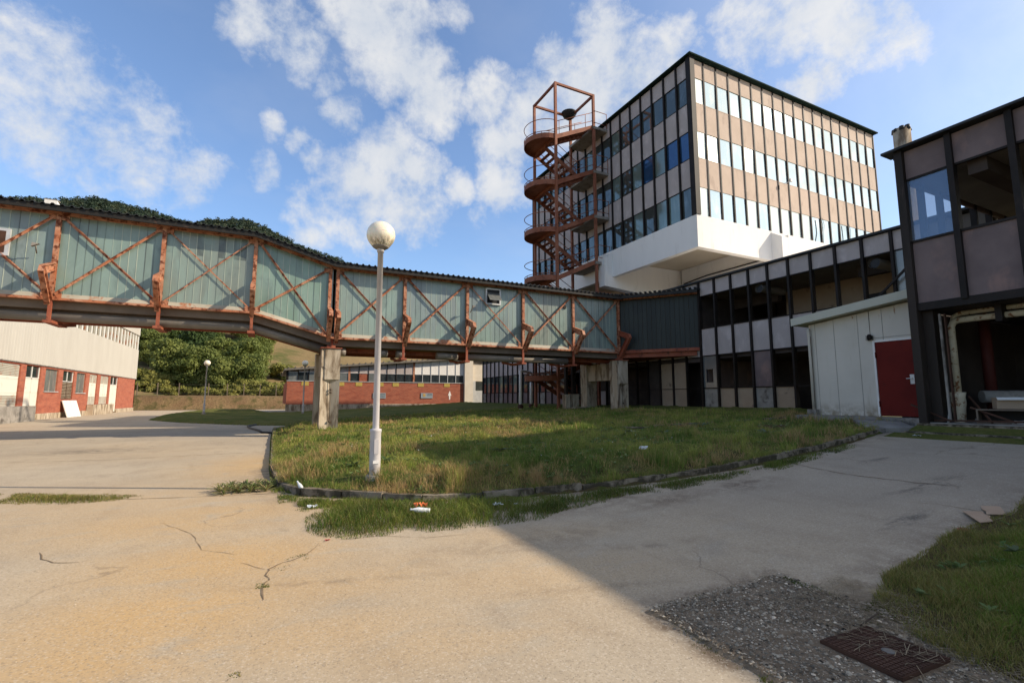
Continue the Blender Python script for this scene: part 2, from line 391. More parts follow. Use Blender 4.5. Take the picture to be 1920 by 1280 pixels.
def brick_mat(name, ca, cb, mort):
    t = NT(name)
    sp = t.n('ShaderNodeSeparateXYZ'); t.l(t.pos, sp.inputs[0]); cm = t.n('ShaderNodeCombineXYZ')
    t.l(t.math('ADD', sp.outputs[0], sp.outputs[1]), cm.inputs[0]); t.l(sp.outputs[2], cm.inputs[1])
    b = t.n('ShaderNodeTexBrick'); t.l(cm.outputs[0], b.inputs[0])
    b.inputs['Color1'].default_value = ca+(1,); b.inputs['Color2'].default_value = cb+(1,); b.inputs['Mortar'].default_value = mort+(1,)
    b.inputs['Scale'].default_value = 1; b.inputs['Brick Width'].default_value = .26; b.inputs['Row Height'].default_value = .085
    b.inputs['Mortar Size'].default_value = .012; b.inputs['Bias'].default_value = -.2
    c = t.mix(t.rng(t.noise(1.2, 6, .6, t.map((1, 1, 2.5))), .4, .75, 0, .6), b.outputs[0], (.20, .036, .02))
    t.base(c); t.set(Roughness=.85); t.bump(b.outputs[1], -.4, .01); return t.m
BRICK = brick_mat('orange red brick', (.40, .085, .035), (.25, .042, .02), (.36, .19, .12))

def corr_white():
    t = NT('cream white ribbed cladding')
    c = t.mix(t.rng(t.noise(.5, 6, .6, t.map((1, 1, .3))), .35, .7), (.47, .435, .37), (.52, .485, .415))
    c = t.mix(t.rng(t.noise(3, 6, .7, t.map((1, 1, .12))), .63, .8, 0, .6), c, (.48, .36, .22))
    t.base(c); t.set(Roughness=.55); return t.m
CORR = corr_white()
def rustwhite():
    t = NT('white door paint with rust spots')
    c = t.mix(t.rng(t.noise(1.8, 6, .7), .58, .72), (.70, .66, .56), (.50, .30, .14))
    t.base(c); t.set(Roughness=.55); return t.m
RW = rustwhite()

def pavement_mat():
    t = NT('worn concrete pavement')
    big = t.noise(.35, 6, .6); mid = t.noise(1.7, 6, .65, t.map((1.4, .6, 1)), .4); fine = t.noise(38, 4, .7)
    c = t.mix(t.rng(big, .3, .7), (.49, .41, .295), (.40, .335, .245))
    c = t.mix(t.rng(mid, .45, .8, 0, .75), c, (.31, .25, .18))
    c = t.mix(t.rng(t.noise(.8, 6, .6, t.map((1, 3, 1))), .55, .75, 0, .35), c, (.60, .50, .36))
    sand = t.math('MULTIPLY', t.attr('sand'), t.rng(t.noise(1.3, 7, .68, t.map((.8, 1.8, 1)), .6), .25, .5), True)
    c = t.mix(t.math('MULTIPLY', sand, .9), c, (.57, .365, .155))
    c = t.mix(t.math('MULTIPLY', t.attr('dirt'), t.rng(t.noise(3.0, 7, .7, None, .5), .38, .6), True), c, (.17, .12, .075))
    c = t.mix(t.attr('grey'), c, (.25, .215, .17))
    c = t.mix(t.math('MULTIPLY', t.attr('oil'), t.rng(t.noise(4, 6, .7, t.map((.5, 1.8, 1))), .42, .58), True), c, (.05, .045, .04))
    # aggregate speckle
    v = t.n('ShaderNodeTexVoronoi'); t.l(t.pos, v.inputs[0]); v.inputs['Scale'].default_value = 95
    sp = t.n('ShaderNodeSeparateColor'); t.l(v.outputs['Color'], sp.inputs[0])
    c = t.mix(t.rng(sp.outputs[0], .80, .92, 0, .35), c, (.66, .58, .46))
    c = t.mix(t.rng(sp.outputs[1], .82, .94, 0, .35), c, (.17, .135, .10))
    c = t.mix(t.rng(fine, .35, .7, 0, .3), c, (.30, .24, .17))
    # hairline cracks
    w = t.n('ShaderNodeVectorMath', operation='ADD'); nn = t.n('ShaderNodeTexNoise'); t.l(t.pos, nn.inputs[0]); nn.inputs['Scale'].default_value = 1.3; nn.inputs['Detail'].default_value = 6
    t.l(t.pos, w.inputs[0]); t.l(nn.outputs['Color'], w.inputs[1])
    e = t.n('ShaderNodeTexVoronoi', feature='DISTANCE_TO_EDGE'); t.l(w.outputs[0], e.inputs[0]); e.inputs['Scale'].default_value = .26
    ck = t.math('MULTIPLY', t.rng(e.outputs[0], .0, .006, 1, 0), t.rng(t.noise(.5, 3, .5), .5, .6), True)
    c = t.mix(t.math('MULTIPLY', ck, .45), c, (.12, .09, .06))
    t.base(c); t.set(Roughness=.9, Specular_IOR_Level=.25)
    h = t.math('ADD', t.math('MULTIPLY', v.outputs['Distance'], -.5), t.math('ADD', fine, t.math('MULTIPLY', mid, 1.5)))
    t.bump(h, .3, .004); return t.m
PAVE = pavement_mat()
def lawn_mat(name='lawn earth and thatch'):
    t = NT(name)
    c = t.mix(t.rng(t.noise(.5, 6, .65), .35, .65), (.085, .11, .022), (.17, .16, .045))
    c = t.mix(t.rng(t.noise(2.2, 7, .7), .5, .72, 0, .8), c, (.20, .145, .06))
    c = t.mix(t.rng(t.noise(14, 5, .7), .4, .7, 0, .6), c, (.045, .065, .014))
    c = t.mix(t.attr('bare'), c, (.095, .062, .036))
    t.base(c); t.set(Roughness=1, Specular_IOR_Level=.1); t.bump(t.noise(25, 5, .7), .9, .05); return t.m
LAWNM = lawn_mat()
def col_mat(name, rough=.7, trans=0., attr='col'):
    t = NT(name); c = t.attr(attr, True)
    t.base(c); t.set(Roughness=rough, Specular_IOR_Level=.25)
    if trans:
        tr = t.n('ShaderNodeBsdfTranslucent'); t.l(c, tr.inputs[0]); mxs = t.n('ShaderNodeMixShader'); mxs.inputs[0].default_value = trans
        t.l(t.b.outputs[0], mxs.inputs[1]); t.l(tr.outputs[0], mxs.inputs[2]); t.l(mxs.outputs[0], t.out.inputs[0])
    return t.m
GRASSM = col_mat('grass blades', .6, .3)
LEAFM = col_mat('tree leaves', .6, .3)
STONEM = col_mat('loose stones', .85)
BARK = M('bark', (.07, .05, .035), (.11, .085, .06), 5, .95, bump=.5, bs=20)
DRYB = M('dry grass bank', (.15, .095, .05), (.22, .15, .075), .4, 1, c3=(.09, .075, .03), s3=.8, t3=(.45, .65), bump=.8, bs=3, dist=.2, spec=.1)
HILLM = M('hill pasture', (.20, .145, .07), (.27, .19, .09), .03, 1, c3=(.10, .105, .035), s3=.05, t3=(.5, .62), bump=.5, bs=.5, dist=.5, spec=.1)
GROUNDM = M('field ground', (.10, .10, .04), (.16, .13, .06), .05, 1, bump=.3, bs=1, dist=.1, spec=.1)

# ------------------------------------------------------------------ ground
def pave_z(x, y):
    return np.maximum(0., .065*(np.asarray(x, float)-3.5))*1.0 if np.ndim(x) else max(0., .065*(x-3.5))
K = [(1.3, 29.6), (.18, 26), (.12, 18.7), (.07, 11.8), (.18, 9.3), (.5, 8.4), (1.05, 7.95), (1.57, 7.5), (2.07, 7.15), (2.92, 6.87), (3.73, 6.72), (4.46, 6.5),
     (5.93, 6.22), (7.74, 6.1), (9.5, 6.2), (11.2, 6.4), (13.1, 6.75), (14.3, 6.95)]
LAWN_POLY = K+[(15.09, 7.0), (15.09, 10.2), (19.6, 10.2), (19.6, 52), (.5, 52), (-1.5, 70), (-7.4, 70), (-8.4, 51), (-7.6, 42), (-5., 36.6), (-1.2, 31.6)]
def sdist(x, y, poly):
    P = np.array(poly); n = len(P); d = np.full(x.shape, 1e9); ins = np.zeros(x.shape, bool)
    for i in range(n):
        a = P[i]; b = P[(i+1) % n]; e = b-a; t = np.clip(((x-a[0])*e[0]+(y-a[1])*e[1])/(e@e), 0, 1)
        d = np.minimum(d, np.hypot(x-a[0]-t*e[0], y-a[1]-t*e[1]))
        c = ((a[1] > y) != (b[1] > y)) & (x < (b[0]-a[0])*(y-a[1])/(b[1]-a[1]+1e-12)+a[0]); ins ^= c
    return np.where(ins, d, -d)
def lawn_z(x, y, sd):
    g = pave_z(x, y)
    top = .25+.045*np.maximum(0, x-2)+.06*(fbm(x, y, 2.5, 11)-.5)*2+.05*(fbm(x, y, .8, 13)-.5)
    top = np.maximum(top, g+.10)
    w = .9+.5*vnoise(x, y, 1.2, 4)
    edge = g+.05+(top-g-.05)*sstep(0, 1, sd/w)
    z = edge+.10*(fbm(x, y, .45, 21)-.5)*2*sstep(0, .3, sd)*(.35+.65*sstep(2.2, .8, sd))
    return np.where(sd > 0, z, g-.12+.17*sstep(-.15, 0, sd))
RL_POLY = [(14.3, 3.4), (11, 3.1), (9, 2.75), (7.35, 2.45), (6.3, 2.5), (5.5, 2.42), (4.6, 2.32), (4.0, 2.12), (3.72, 1.8), (3.62, 1.45), (3.45, .9), (3.2, -3), (14.3, -3)]
def rl_z(x, y, sd):
    g = pave_z(x, y); top = g+.10+.22*sstep(0, 3, sd)+.08*(fbm(x, y, .8, 31)-.5)
    return np.where(sd > 0, g+.02+(top-g-.02)*sstep(0, .7, sd)+.04*(fbm(x, y, .25, 33)-.5), g-.1+.12*sstep(-.12, 0, sd))
def grid(x0, x1, y0, y1, st):
    nx = int((x1-x0)/st)+1; ny = int((y1-y0)/st)+1
    X, Y = np.meshgrid(np.linspace(x0, x1, nx), np.linspace(y0, y1, ny)); i = np.arange(nx*ny).reshape(ny, nx)
    F = np.stack([i[:-1, :-1], i[:-1, 1:], i[1:, 1:], i[1:, :-1]], -1).reshape(-1, 4)
    return X.ravel(), Y.ravel(), F
def blob(X, Y, px, py, rx, ry, ang=0.):
    c = on_pave(px, py); dx = X-c[0]; dy = Y-c[1]; ca, sa = math.cos(ang), math.sin(ang)
    a = dx*ca+dy*sa; b = -dx*sa+dy*ca
    return np.exp(-(a/rx)**2-(b/ry)**2)
# ground sheet to the horizon
mb = MB(); mb.raw([(-2500, -2500, -.25), (2500, -2500, -.25), (2500, 2500, -.25), (-2500, 2500, -.25)], [(0, 1, 2, 3)])
tag(mb.build('ground', GROUNDM), kind='structure')
# pavement
def make_pave():
    gx = np.r_[np.arange(-60, -9, .6), np.arange(-9, 9, .06), np.arange(9, 16.01, .25)]; gy = np.r_[np.arange(-10, 1, .5), np.arange(1, 13, .06), np.arange(13, 84, .6)]
    X, Y = np.meshgrid(gx, gy); i_ = np.arange(X.size).reshape(X.shape); F = np.stack([i_[:-1, :-1], i_[:-1, 1:], i_[1:, 1:], i_[1:, :-1]], -1).reshape(-1, 4); X = X.ravel(); Y = Y.ravel()
    Z = pave_z(X, Y)+.012*(fbm(X, Y, 3, 5)-.5)
    dc = np.hypot(X, Y)
    sand = np.zeros_like(X)
    for (px, py, rx, ry, w) in [(300, 1150, .9, .5, 1), (420, 1050, 1., .6, 1), (560, 1100, 1.1, .35, .7), (330, 980, 1.4, .7, .8), (430, 960, 1.2, .6, .8), (200, 1230, .8, .35, .9), (700, 1060, 1.5, .4, .4),
                               (500, 870, 1.2, 1.6, .9), (480, 905, .8, .6, .6), (560, 1190, 1., .3, .6), (980, 1080, 1.6, .5, .45), (1000, 1000, 1.2, .3, .4), (800, 1200, .9, .3, .45), (350, 940, 3, 1.6, .5), (100, 960, 5, 1.2, .25)]:
        sand = np.maximum(sand, w*blob(X, Y, px, py, rx*1.3, ry*1.6, R(-10)))
    sand = np.maximum(sand, .30*np.clip(fbm(X, Y, 4, 8)-.45, 0, 1)*2)
    oil = np.maximum.reduce([blob(X, Y, 165, 846, 1.3, .7), .8*blob(X, Y, 1745, 907, .9, .15), .8*blob(X, Y, 1700, 975, .5, .12), .6*blob(X, Y, 1650, 860, .6, .1)])
    sd = sdist(X, Y, LAWN_POLY); sd2 = sdist(X, Y, RL_POLY)
    dirt = np.maximum(np.exp(-np.abs(sd)/.35)*.9*(Y < 12), np.exp(-np.abs(sd2)/.3)*.9)
    dirt = np.maximum(dirt, 1.*blob(X, Y, 1120, 935, 1.2, .4)); dirt = np.maximum(dirt, 1.1*blob(X, Y, 1390, 908, .8, .35)); dirt = np.maximum(dirt, .8*blob(X, Y, 1260, 935, .9, .3))
    pe = np.minimum(np.minimum(X-2.42, 3.9-X), 2.88-Y); dirt = np.maximum(dirt, np.exp(-(pe/.10)**2))
    for q in ((1130, 1100, .8, .05), (1000, 1030, .9, .05), (620, 1090, .8, .05), (1230, 1020, .7, .07)): dirt = np.maximum(dirt, .5*blob(X, Y, *q, R(-15)))
    dirt = np.maximum(dirt, .5*blob(X, Y, 1010, 1010, 1.2, .25))
    grey = .75*sstep(6, 1, np.abs(X-9.5))*sstep(6.5, 5, Y)*.55  # right-hand road painted greyer, its shade put into the paving colour
    o = np_mesh('pavement', np.c_[X, Y, Z], F, PAVE, cols=dict(sand=sand, oil=oil, dirt=dirt, grey=grey), smooth=True)
    tag(o, kind='structure'); return o
pave_ob = make_pave()
def cracks():
    rc = random.Random(21); mb = MB()
    def strip(pl, w, jit):
        Q = [Vector(on_pave(*q)[:2]) for q in pl]; R_ = []
        for a, b in zip(Q[:-1], Q[1:]):
            n = max(2, int((b-a).length/.12))
            for k in range(n): R_.append(a.lerp(b, k/n)+Vector((rc.uniform(-jit, jit), rc.uniform(-jit, jit))))
        R_.append(Q[-1]); vs = []
        for k, p in enumerate(R_):
            d = (R_[min(k+1, len(R_)-1)]-R_[max(k-1, 0)]).normalized(); n = Vector((-d.y, d.x)); ww = w*rc.uniform(.25, 1.2)*(.3 if k in (0, len(R_)-1) else 1)/2
            for sg in (-1, 1): q = p+n*ww*sg; vs.append((q.x, q.y, float(pave_z(q.x, q.y))+float(.012*(fbm(np.array([q.x]), np.array([q.y]), 3, 5)[0]-.5))+.004))
        mb.raw(vs, [(2*k, 2*k+2, 2*k+3, 2*k+1) for k in range(len(R_)-1)])
    strip([(600, 1018), (578, 1038), (548, 1050), (520, 1058), (505, 1066), (498, 1074), (504, 1082), (500, 1092), (492, 1104), (494, 1125)], .014, .015)
    strip([(452, 1055), (478, 1062), (498, 1068)], .008, .01)
    strip([(75, 1035), (80, 1048), (100, 1055), (150, 1054)], .012, .01)
    strip([(1480, 868), (1560, 884), (1640, 896), (1720, 905), (1800, 912)], .03, .03)
    strip([(1700, 940), (1780, 948), (1850, 960)], .015, .02)
    strip([(0, 940), (120, 938), (260, 935), (400, 930), (530, 924)], .02, .006)
    strip([(0, 868), (200, 862), (505, 846)], .03, .01)
    strip([(300, 880), (420, 872), (500, 880)], .008, .012)
    strip([(640, 1012), (720, 1004), (800, 1008), (880, 1000)], .008, .012)
    strip([(300, 980), (360, 1000), (380, 1030), (440, 1040)], .008, .014)
    mb.build('crack', CRACKM, pave_ob)
CRACKM = M('dirt filled crack', (.17, .12, .075), (.27, .20, .13), 6, 1, bump=.2, spec=.05)
cracks()
def make_lawn(name, box, st, poly, zf, cut=None):
    X, Y, F = grid(*box, st); sd = sdist(X, Y, poly); Z = zf(X, Y, sd)
    keep = (sd > -.4)
    if cut: keep &= cut(X, Y)
    F = F[keep[F].all(1)]
    used = np.unique(F); re = np.full(len(X), -1); re[used] = np.arange(len(used))
    bare = np.clip(sstep(.9, .15, sd)*(fbm(X, Y, .6, 44) > .42)*.8*(Y < 12), 0, 1)
    bare = np.maximum(bare, .9*np.exp(-((X-12.6)/1.0)**2-((Y-9.0)/.5)**2)*(fbm(X, Y, .5, 9) > .4))
    o = np_mesh(name, np.c_[X, Y, Z][used], re[F], LAWNM, cols=dict(bare=bare[used]), smooth=True)
    tag(o, kind='structure'); return o
make_lawn('lawn', (-.5, 19.8, 5.6, 24.8, ), .12, LAWN_POLY, lawn_z, lambda x, y: ~((x > 15.15) & (y < 9.8)))
make_lawn('lawn', (-9.2, 19.9, 24.75, 71), .35, LAWN_POLY, lambda x, y, s: lawn_z(x, y, s)-.004*(y < 25), None)
make_lawn('verge', (2.8, 14.5, -3, 3.9), .09, RL_POLY, rl_z)

# kerb stones along the lawn edge
def kerb():
    mb = MB(); pts = []
    for i in range(len(K)-1):
        a = Vector(K[i]); b = Vector(K[i+1]); n = max(1, int((b-a).length/.9))
        for k in range(n): pts.append(a.lerp(b, k/n))
    pts.append(Vector(K[-1])); r = random.Random(3)
    for i in range(len(pts)-1):
        a, b = pts[i], pts[i+1]; d = (b-a).normalized(); n = Vector((-d.y, d.x))
        h = .10+r.uniform(-.015, .015); za = pave_z(a.x, a.y); zb = pave_z(b.x, b.y); a2 = a+d*.012; b2 = b-d*.012
        dz = r.uniform(-.008, .008); w0, w1 = -.02+r.uniform(-.008, .008), .12
        q = [(*(a2+n*w0), za-.1), (*(b2+n*w0), zb-.1), (*(b2+n*w1), zb-.1), (*(a2+n*w1), za-.1),
             (*(a2+n*(w0+.015)), za+h+dz), (*(b2+n*(w0+.015)), zb+h-dz), (*(b2+n*w1), zb+h-dz), (*(a2+n*w1), za+h+dz)]
        mb.hexa(q)
    tag(mb.build('kerb', KERBM), kind='structure')
kerb()
# concrete walk and steps in front of the shed and the corner block
mb = MB(); mb.box(15.1, 15.9, 6.3, 10.0, .2, .985); mb.hexa([(13.3, 6.9, .2), (14.3, 6.4, .2), (15.09, 7.2, .2), (14.6, 8.0, .2), (13.3, 6.9, .76), (14.3, 6.4, .80), (15.09, 7.2, .93), (14.6, 8.0, .92)])
tag(mb.build('path', CONCD), kind='structure')
mb = MB()
for (x0, x1, z) in ((13.5, 13.64, .74), (14.1, 14.28, .91)):
    mb.box(x0, x1, -3, 6.3, .2, z)
tag(mb.build('kerb', KERBM), kind='structure')
mb = MB(); mb.hexa([(13.645, -3, .2), (14.095, -3, .2), (14.095, 6.3, .2), (13.645, 6.3, .2), (13.645, -3, .73), (14.095, -3, .86), (14.095, 6.3, .86), (13.645, 6.3, .73)]); mb.hexa([(12.9, -3, .2), (13.495, -3, .2), (13.495, 6.5, .2), (12.9, 6.5, .2), (12.9, -3, .6), (13.495, -3, .70), (13.495, 6.5, .70), (12.9, 6.5, .6)])
tag(mb.build('verge', LAWNM), kind='structure')
mb = MB()
mb.beam((10.6, 11.6, .63), (15.4, 10.4, .86), .12, .1); mb.box(9.6, 10.5, 11.5, 12.2, .5, .64)
tag(mb.build('kerb', KERBM), kind='structure')

# ------------------------------------------------------------------ footbridge
BAY = 2.96; X0B = 2.15; YB = 21.0; YBB = 24.15; HB = 2.9
def zb(x):  # deck level
    xk = X0B-BAY
    if x >= X0B: return 3.97
    if x <= xk: return 4.79
    return 3.97+.82*(X0B-x)/BAY
def footbridge():
    r = random.Random(5)
    t = T('footbridge', 'enclosed green glass footbridge on rusty orange trusses crossing above the yard', 'footbridge', (X0B, YB, 0))
    xs = [X0B+BAY*k for k in range(-6, 6)]; XE = xs[-1]
    # channel glass, one part per bay
    for i in range(len(xs)-1):
        a, b = xs[i], xs[i+1]; a += .05; b -= .05; n = 12; V = []; F = []; C = []
        basec = tuple(q*r.uniform(.85, 1.12) for q in (.205, .255, .22))
        w = (b-a)/n
        for k in range(n):
            x0 = a+k*w+.001; x1 = a+(k+1)*w-.018
            dk = r.uniform(.86, 1.12); tl = r.uniform(-.004, .004); za0, za1 = zb(x0)+.2, zb(x1)+.2; zt0, zt1 = zb(x0)+HB, zb(x1)+HB
            splits = [0, 1]
            old = (i < 5 and r.random() < .22)
            if old: splits = [0, .68, 1]
            for j in range(len(splits)-1):
                s0, s1 = splits[j], splits[j+1]
                cc_ = tuple(c*dk*(.42 if (old and j == 1) else 1) for c in basec)
                y0 = YB+.085+tl; y1 = YB+.085-tl; m = len(V)
                zz0 = za0+(zt0-za0)*s0; zz1 = za1+(zt1-za1)*s0; zu0 = za0+(zt0-za0)*s1; zu1 = za1+(zt1-za1)*s1
                V += [(x0, y0, zz0), (x1, y1, zz1), (x1, y1, zu1), (x0, y0, zu0), (x0, y0+.05, zz0), (x1, y1+.05, zz1), (x1, y1+.05, zu1), (x0, y0+.05, zu0)]
                F += [(m, m+1, m+2, m+3), (m+5, m+4, m+7, m+6), (m, m+3, m+7, m+4), (m+1, m+5, m+6, m+2)]; C += [cc_]*8
            # pale edge seam
            m = len(V); xs_ = x1+.001; sc = (.46, .50, .38) if r.random() < .65 else (.08, .09, .07)
            V += [(xs_, YB+.076, za1), (xs_+.018, YB+.076, za1), (xs_+.018, YB+.076, zt1), (xs_, YB+.076, zt1), (xs_, YB+.12, za1), (xs_+.015, YB+.12, za1), (xs_+.015, YB+.12, zt1), (xs_, YB+.12, zt1)]
            F += [(m, m+1, m+2, m+3), (m, m+3, m+7, m+4), (m+1, m+5, m+6, m+2)]; C += [sc]*8
        off = np.array([X0B, YB, 0])
        np_mesh('glass_panel', np.array(V)-off, np.array(F), CHG, t, cols=dict(col=np.array(C), tint=np.array(C)))
    # chords
    def run(y0, y1, dz0, dz1, name, m, x_from=xs[0], x_to=XE, ends=None):
        mb = MB(); br = [x_from]+[q for q in (X0B-BAY, X0B) if x_from < q < x_to]+[x_to]
        for p, q in zip(br[:-1], br[1:]):
            zp, zq = zb(p), zb(q)
            mb.hexa([(p, y0, zp+dz0), (q, y0, zq+dz0), (q, y1, zq+dz0), (p, y1, zp+dz0), (p, y0, zp+dz1), (q, y0, zq+dz1), (q, y1, zq+dz1), (p, y1, zp+dz1)])
        return mb.build(name, m, t)
    run(YB-.06, YB+.10, HB, HB+.15, 'top_chord', STEEL)
    run(YB-.05, YB+.16, -.03, .05, 'bottom_chord', STEEL)
    # sloped sill
    mb = MB(); br = [xs[0], X0B-BAY, X0B, XE]
    for p, q in zip(br[:-1], br[1:]):
        mb.hexa([(p, YB-.01, zb(p)+.05), (q, YB-.01, zb(q)+.05), (q, YB+.17, zb(q)+.05), (p, YB+.17, zb(p)+.05), (p, YB+.085, zb(p)+.21), (q, YB+.085, zb(q)+.21), (q, YB+.17, zb(q)+.21), (p, YB+.17, zb(p)+.21)])
    mb.build('sill', SILL, t)
    run(YB+.17, YBB-.02, -.30, .04, 'floor', SOFF)
    run(YB+.9, YB+1.1, -.5, -.3, 'floor_beam', STEELD); run(YBB-.6, YBB-.4, -.5, -.3, 'floor_beam', STEELD)
    run(YBB, YBB+.05, 0, HB+.1, 'rear_wall', CHG)
    # fascia and corrugated roof
    run(YB-.42, YB-.36, HB+.01, HB+.18, 'fascia', ROOFG)
    run(YB-.36, YBB+.4, HB+.153, HB+.185, 'eave_board', BLACKM)
    mb = MB(); x = xs[0]; p = .125; prev = None; rows = []
    while x < XE+.3:
        for dx, dz in ((0, 0), (.04, .05), (.085, .05), (.125, 0)):
            xx = x+dx; rows.append((xx, zb(min(xx, XE))+HB+.20+dz))
        x += .25
    n = len(rows)
    vs = [(a, YB-.48, z) for a, z in rows]+[(a, YBB+.5, z+.02) for a, z in rows]+[(a, YB-.48, z-.03) for a, z in rows]
    fs = [(i, i+1, n+i+1, n+i) for i in range(n-1)]+[(2*n+i, 2*n+i+1, i+1, i) for i in range(n-1)]
    mb.raw(vs, fs); mb.build('roof', BLACKM, t)
    # posts, braces, gussets, brackets
    px = list(xs); posts = [q for q in xs if abs(q-X0B) > .1]+[X0B-.17, X0B+.13]
    for q in posts:
        z0 = zb(q); m = STEEL
        pb = MB(); pb.box(q-.065, q+.065, YB-.06, YB-.045, z0+.05, z0+HB); pb.box(q-.012, q+.012, YB-.045, YB+.05, z0+.05, z0+HB); pb.box(q-.065, q+.065, YB+.05, YB+.065, z0+.05, z0+HB)
        pb.build('post', m, t)
        dz = z0-3.97; z1 = 3.97+dz
        out = [(YB-.07, z1+1.22), (YB-.9, z1+.93), (YB-.98, z1+.72), (YB-.22, z1-.22), (YB-.07, z1-.22), (YB-.07, z1-.02), (YB-.70, z1+.72), (YB-.07, z1+.98)]
        b2 = MB(); b2.prism(out, 'a', q-.015, q+.015)
        def flange(p0, p1): b2.beam((q, p0[0], p0[1]), (q, p1[0], p1[1]), .14, .016, (1, 0, 0)) if False else b2.beam((q, p0[0], p0[1]), (q, p1[0], p1[1]), .15, .018, (0, -(p1[1]-p0[1]), (p1[0]-p0[0])))
        flange(out[0], out[1]); flange(out[1], out[2]); flange(out[2], out[3]); flange(out[5], out[6]); flange(out[6], out[7])
        b2.build('bracket', STEELD if q > 15 else STEEL, t)
    for i in range(len(xs)-1):
        a, b = xs[i], xs[i+1]; th = .045 if i in (4, 8) else .085
        a2, b2_ = a+.1, b-.1
        if abs(a-X0B) < .1: a2 = a+.2
        if abs(b-X0B) < .1: b2_ = b-.25
        for (p, q, dy) in (((a2, zb(a)+HB-.05), (b2_, zb(b)+.16), 0), ((a2, zb(a)+.16), (b2_, zb(b)+HB-.05), .03)):
            m2 = MB(); m2.beam((p[0], YB-.005-dy, p[1]), (q[0], YB-.005-dy, q[1]), .02, th, (0, 0, 1))
            if th > .05: m2.beam((p[0], YB-.03-dy, p[1]+.035), (q[0], YB-.03-dy, q[1]+.035), .05, .012, (0, 0, 1))
            m2.build('brace', STEEL, t)
        for (gx, gz) in ((a2+.05, zb(a)+HB-.08), (b2_-.05, zb(b)+HB-.08), (a2+.05, zb(a)+.14), (b2_-.05, zb(b)+.14)):
            gm = MB(); gm.box(gx-.12, gx+.12, YB-.012, YB+.004, gz-.09, gz+.09); gm.build('gusset', STEEL, t)
    # pipe hung below
    def zpipe(x): return zb(x)-.52
    pp = [(xs[0], YB+.45, zpipe(xs[0])), (X0B-BAY-.1, YB+.45, zpipe(-9)), (X0B-BAY+.15, YB+.45, zpipe(X0B-BAY+.15)), (X0B-.25, YB+.45, zpipe(X0B-.25))]
    MB().tube(pp, .17, 14).build('pipe', PIPEM, t)
    for a, b in ((X0B+.35, X0B+.6), (X0B+1.9, X0B+2.35), (X0B+2.75, X0B+3.1), (X0B+4.6, X0B+5.6), (X0B+6.1, X0B+11.7)):
        MB().tube([(a, YB+.45, zpipe(5)), (b, YB+.45, zpipe(5))], .17, 14).build('pipe', PIPEM, t)
    for q in xs[1:-1]:
        z = zb(q); h = MB()
        h.box(q-.05, q+.05, YB-.02, YB+.06, z-.78, z); h.box(q-.12, q+.12, YB-.1, YB+1.3, z-.80, z-.71)
        h.hexa([(q-.05, YB+1.1, z-.80), (q+.05, YB+1.1, z-.80), (q+.05, YB+2.4, z-.62), (q-.05, YB+2.4, z-.62), (q-.05, YB+1.1, z-.71), (q+.05, YB+1.1, z-.71), (q+.05, YB+2.4, z-.5), (q-.05, YB+2.4, z-.5)])
        h.build('pipe_hanger', STEELD, t)
    # open hatch window in the third level bay
    wx, _, wz = on_y(925, 556, YB); s = .40
    f = MB(); f.box(wx-s, wx+s, YB-.01, YB+.08, wz-s, wz-s+.07); f.box(wx-s, wx+s, YB-.01, YB+.08, wz+s-.07, wz+s); f.box(wx-s, wx-s+.07, YB-.01, YB+.08, wz-s+.07, wz+s-.07); f.box(wx+s-.07, wx+s, YB-.01, YB+.08, wz-s+.07, wz+s-.07)
    w = f.build('window', ALU, t)
    d = MB(); d.box(wx-s+.07, wx+s-.07, YB+.06, YB+.079, wz-s+.07, wz+s-.07); d.build('opening', BLACKM, w)
    e = MB(); e.hexa([(wx-s+.08, YB-.34, wz-.24), (wx+s-.08, YB-.34, wz-.24), (wx+s-.08, YB+.02, wz+.14), (wx-s+.08, YB+.02, wz+.14), (wx-s+.08, YB-.32, wz-.21), (wx+s-.08, YB-.32, wz-.21), (wx+s-.08, YB+.02, wz+.17), (wx-s+.08, YB+.02, wz+.17)])
    e.build('sash', GLP, w)
    wx, _, wz = on_y(-4, 452, YB)
    f = MB(); f.box(wx-.3, wx+.28, YB-.02, YB+.07, wz-.45, wz+.45); w = f.build('window', ALU, t); f = MB(); f.box(wx-.22, wx+.18, YB-.03, YB-.021, wz-.36, wz+.36); f.build('opening', RUSTP, w)
    # flood light brackets
    for (px_, py_) in ((886, 577), (70, 462)):
        lx, _, lz = on_y(px_, py_, YB-.2); f = MB()
        f.tube([(lx-.05, YB-.05, lz-.2), (lx-.03, YB-.2, lz-.05), (lx, YB-.35, lz)], .02, 6); f.prism([(lx-.09, lz-.06), (lx+.10, lz+.05), (lx-.07, lz+.08)], 'b', YB-.42, YB-.3)
        f.build('floodlight', CONCD, t)
    f = MB(); lx, _, lz = on_y(1060, 575, YB); f.box(lx-.07, lx+.07, YB+.02, YB+.10, lz-.09, lz+.09); f.build('junction_box', DARKM, t)
    # skewed end bay to the office wing
    ex, ey, wx, wy = XE, YB, 19.5, 17.72
    dv = Vector((wx-ex, wy-ey)); ln = dv.length; dv /= ln; nv = (dv.y, -dv.x)
    if nv[0] > 0: nv = (-nv[0], -nv[1])
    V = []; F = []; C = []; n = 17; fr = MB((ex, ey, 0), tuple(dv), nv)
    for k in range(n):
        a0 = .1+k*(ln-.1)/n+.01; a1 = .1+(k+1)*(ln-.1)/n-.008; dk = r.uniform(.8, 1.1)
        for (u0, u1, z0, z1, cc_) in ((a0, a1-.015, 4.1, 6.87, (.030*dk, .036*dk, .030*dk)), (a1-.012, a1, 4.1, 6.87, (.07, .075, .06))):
            m = len(V); V += [fr.P(u0, -.1, z0), fr.P(u1, -.1, z0), fr.P(u1, -.1, z1), fr.P(u0, -.1, z1)]; F.append((m, m+1, m+2, m+3)); C += [cc_]*4
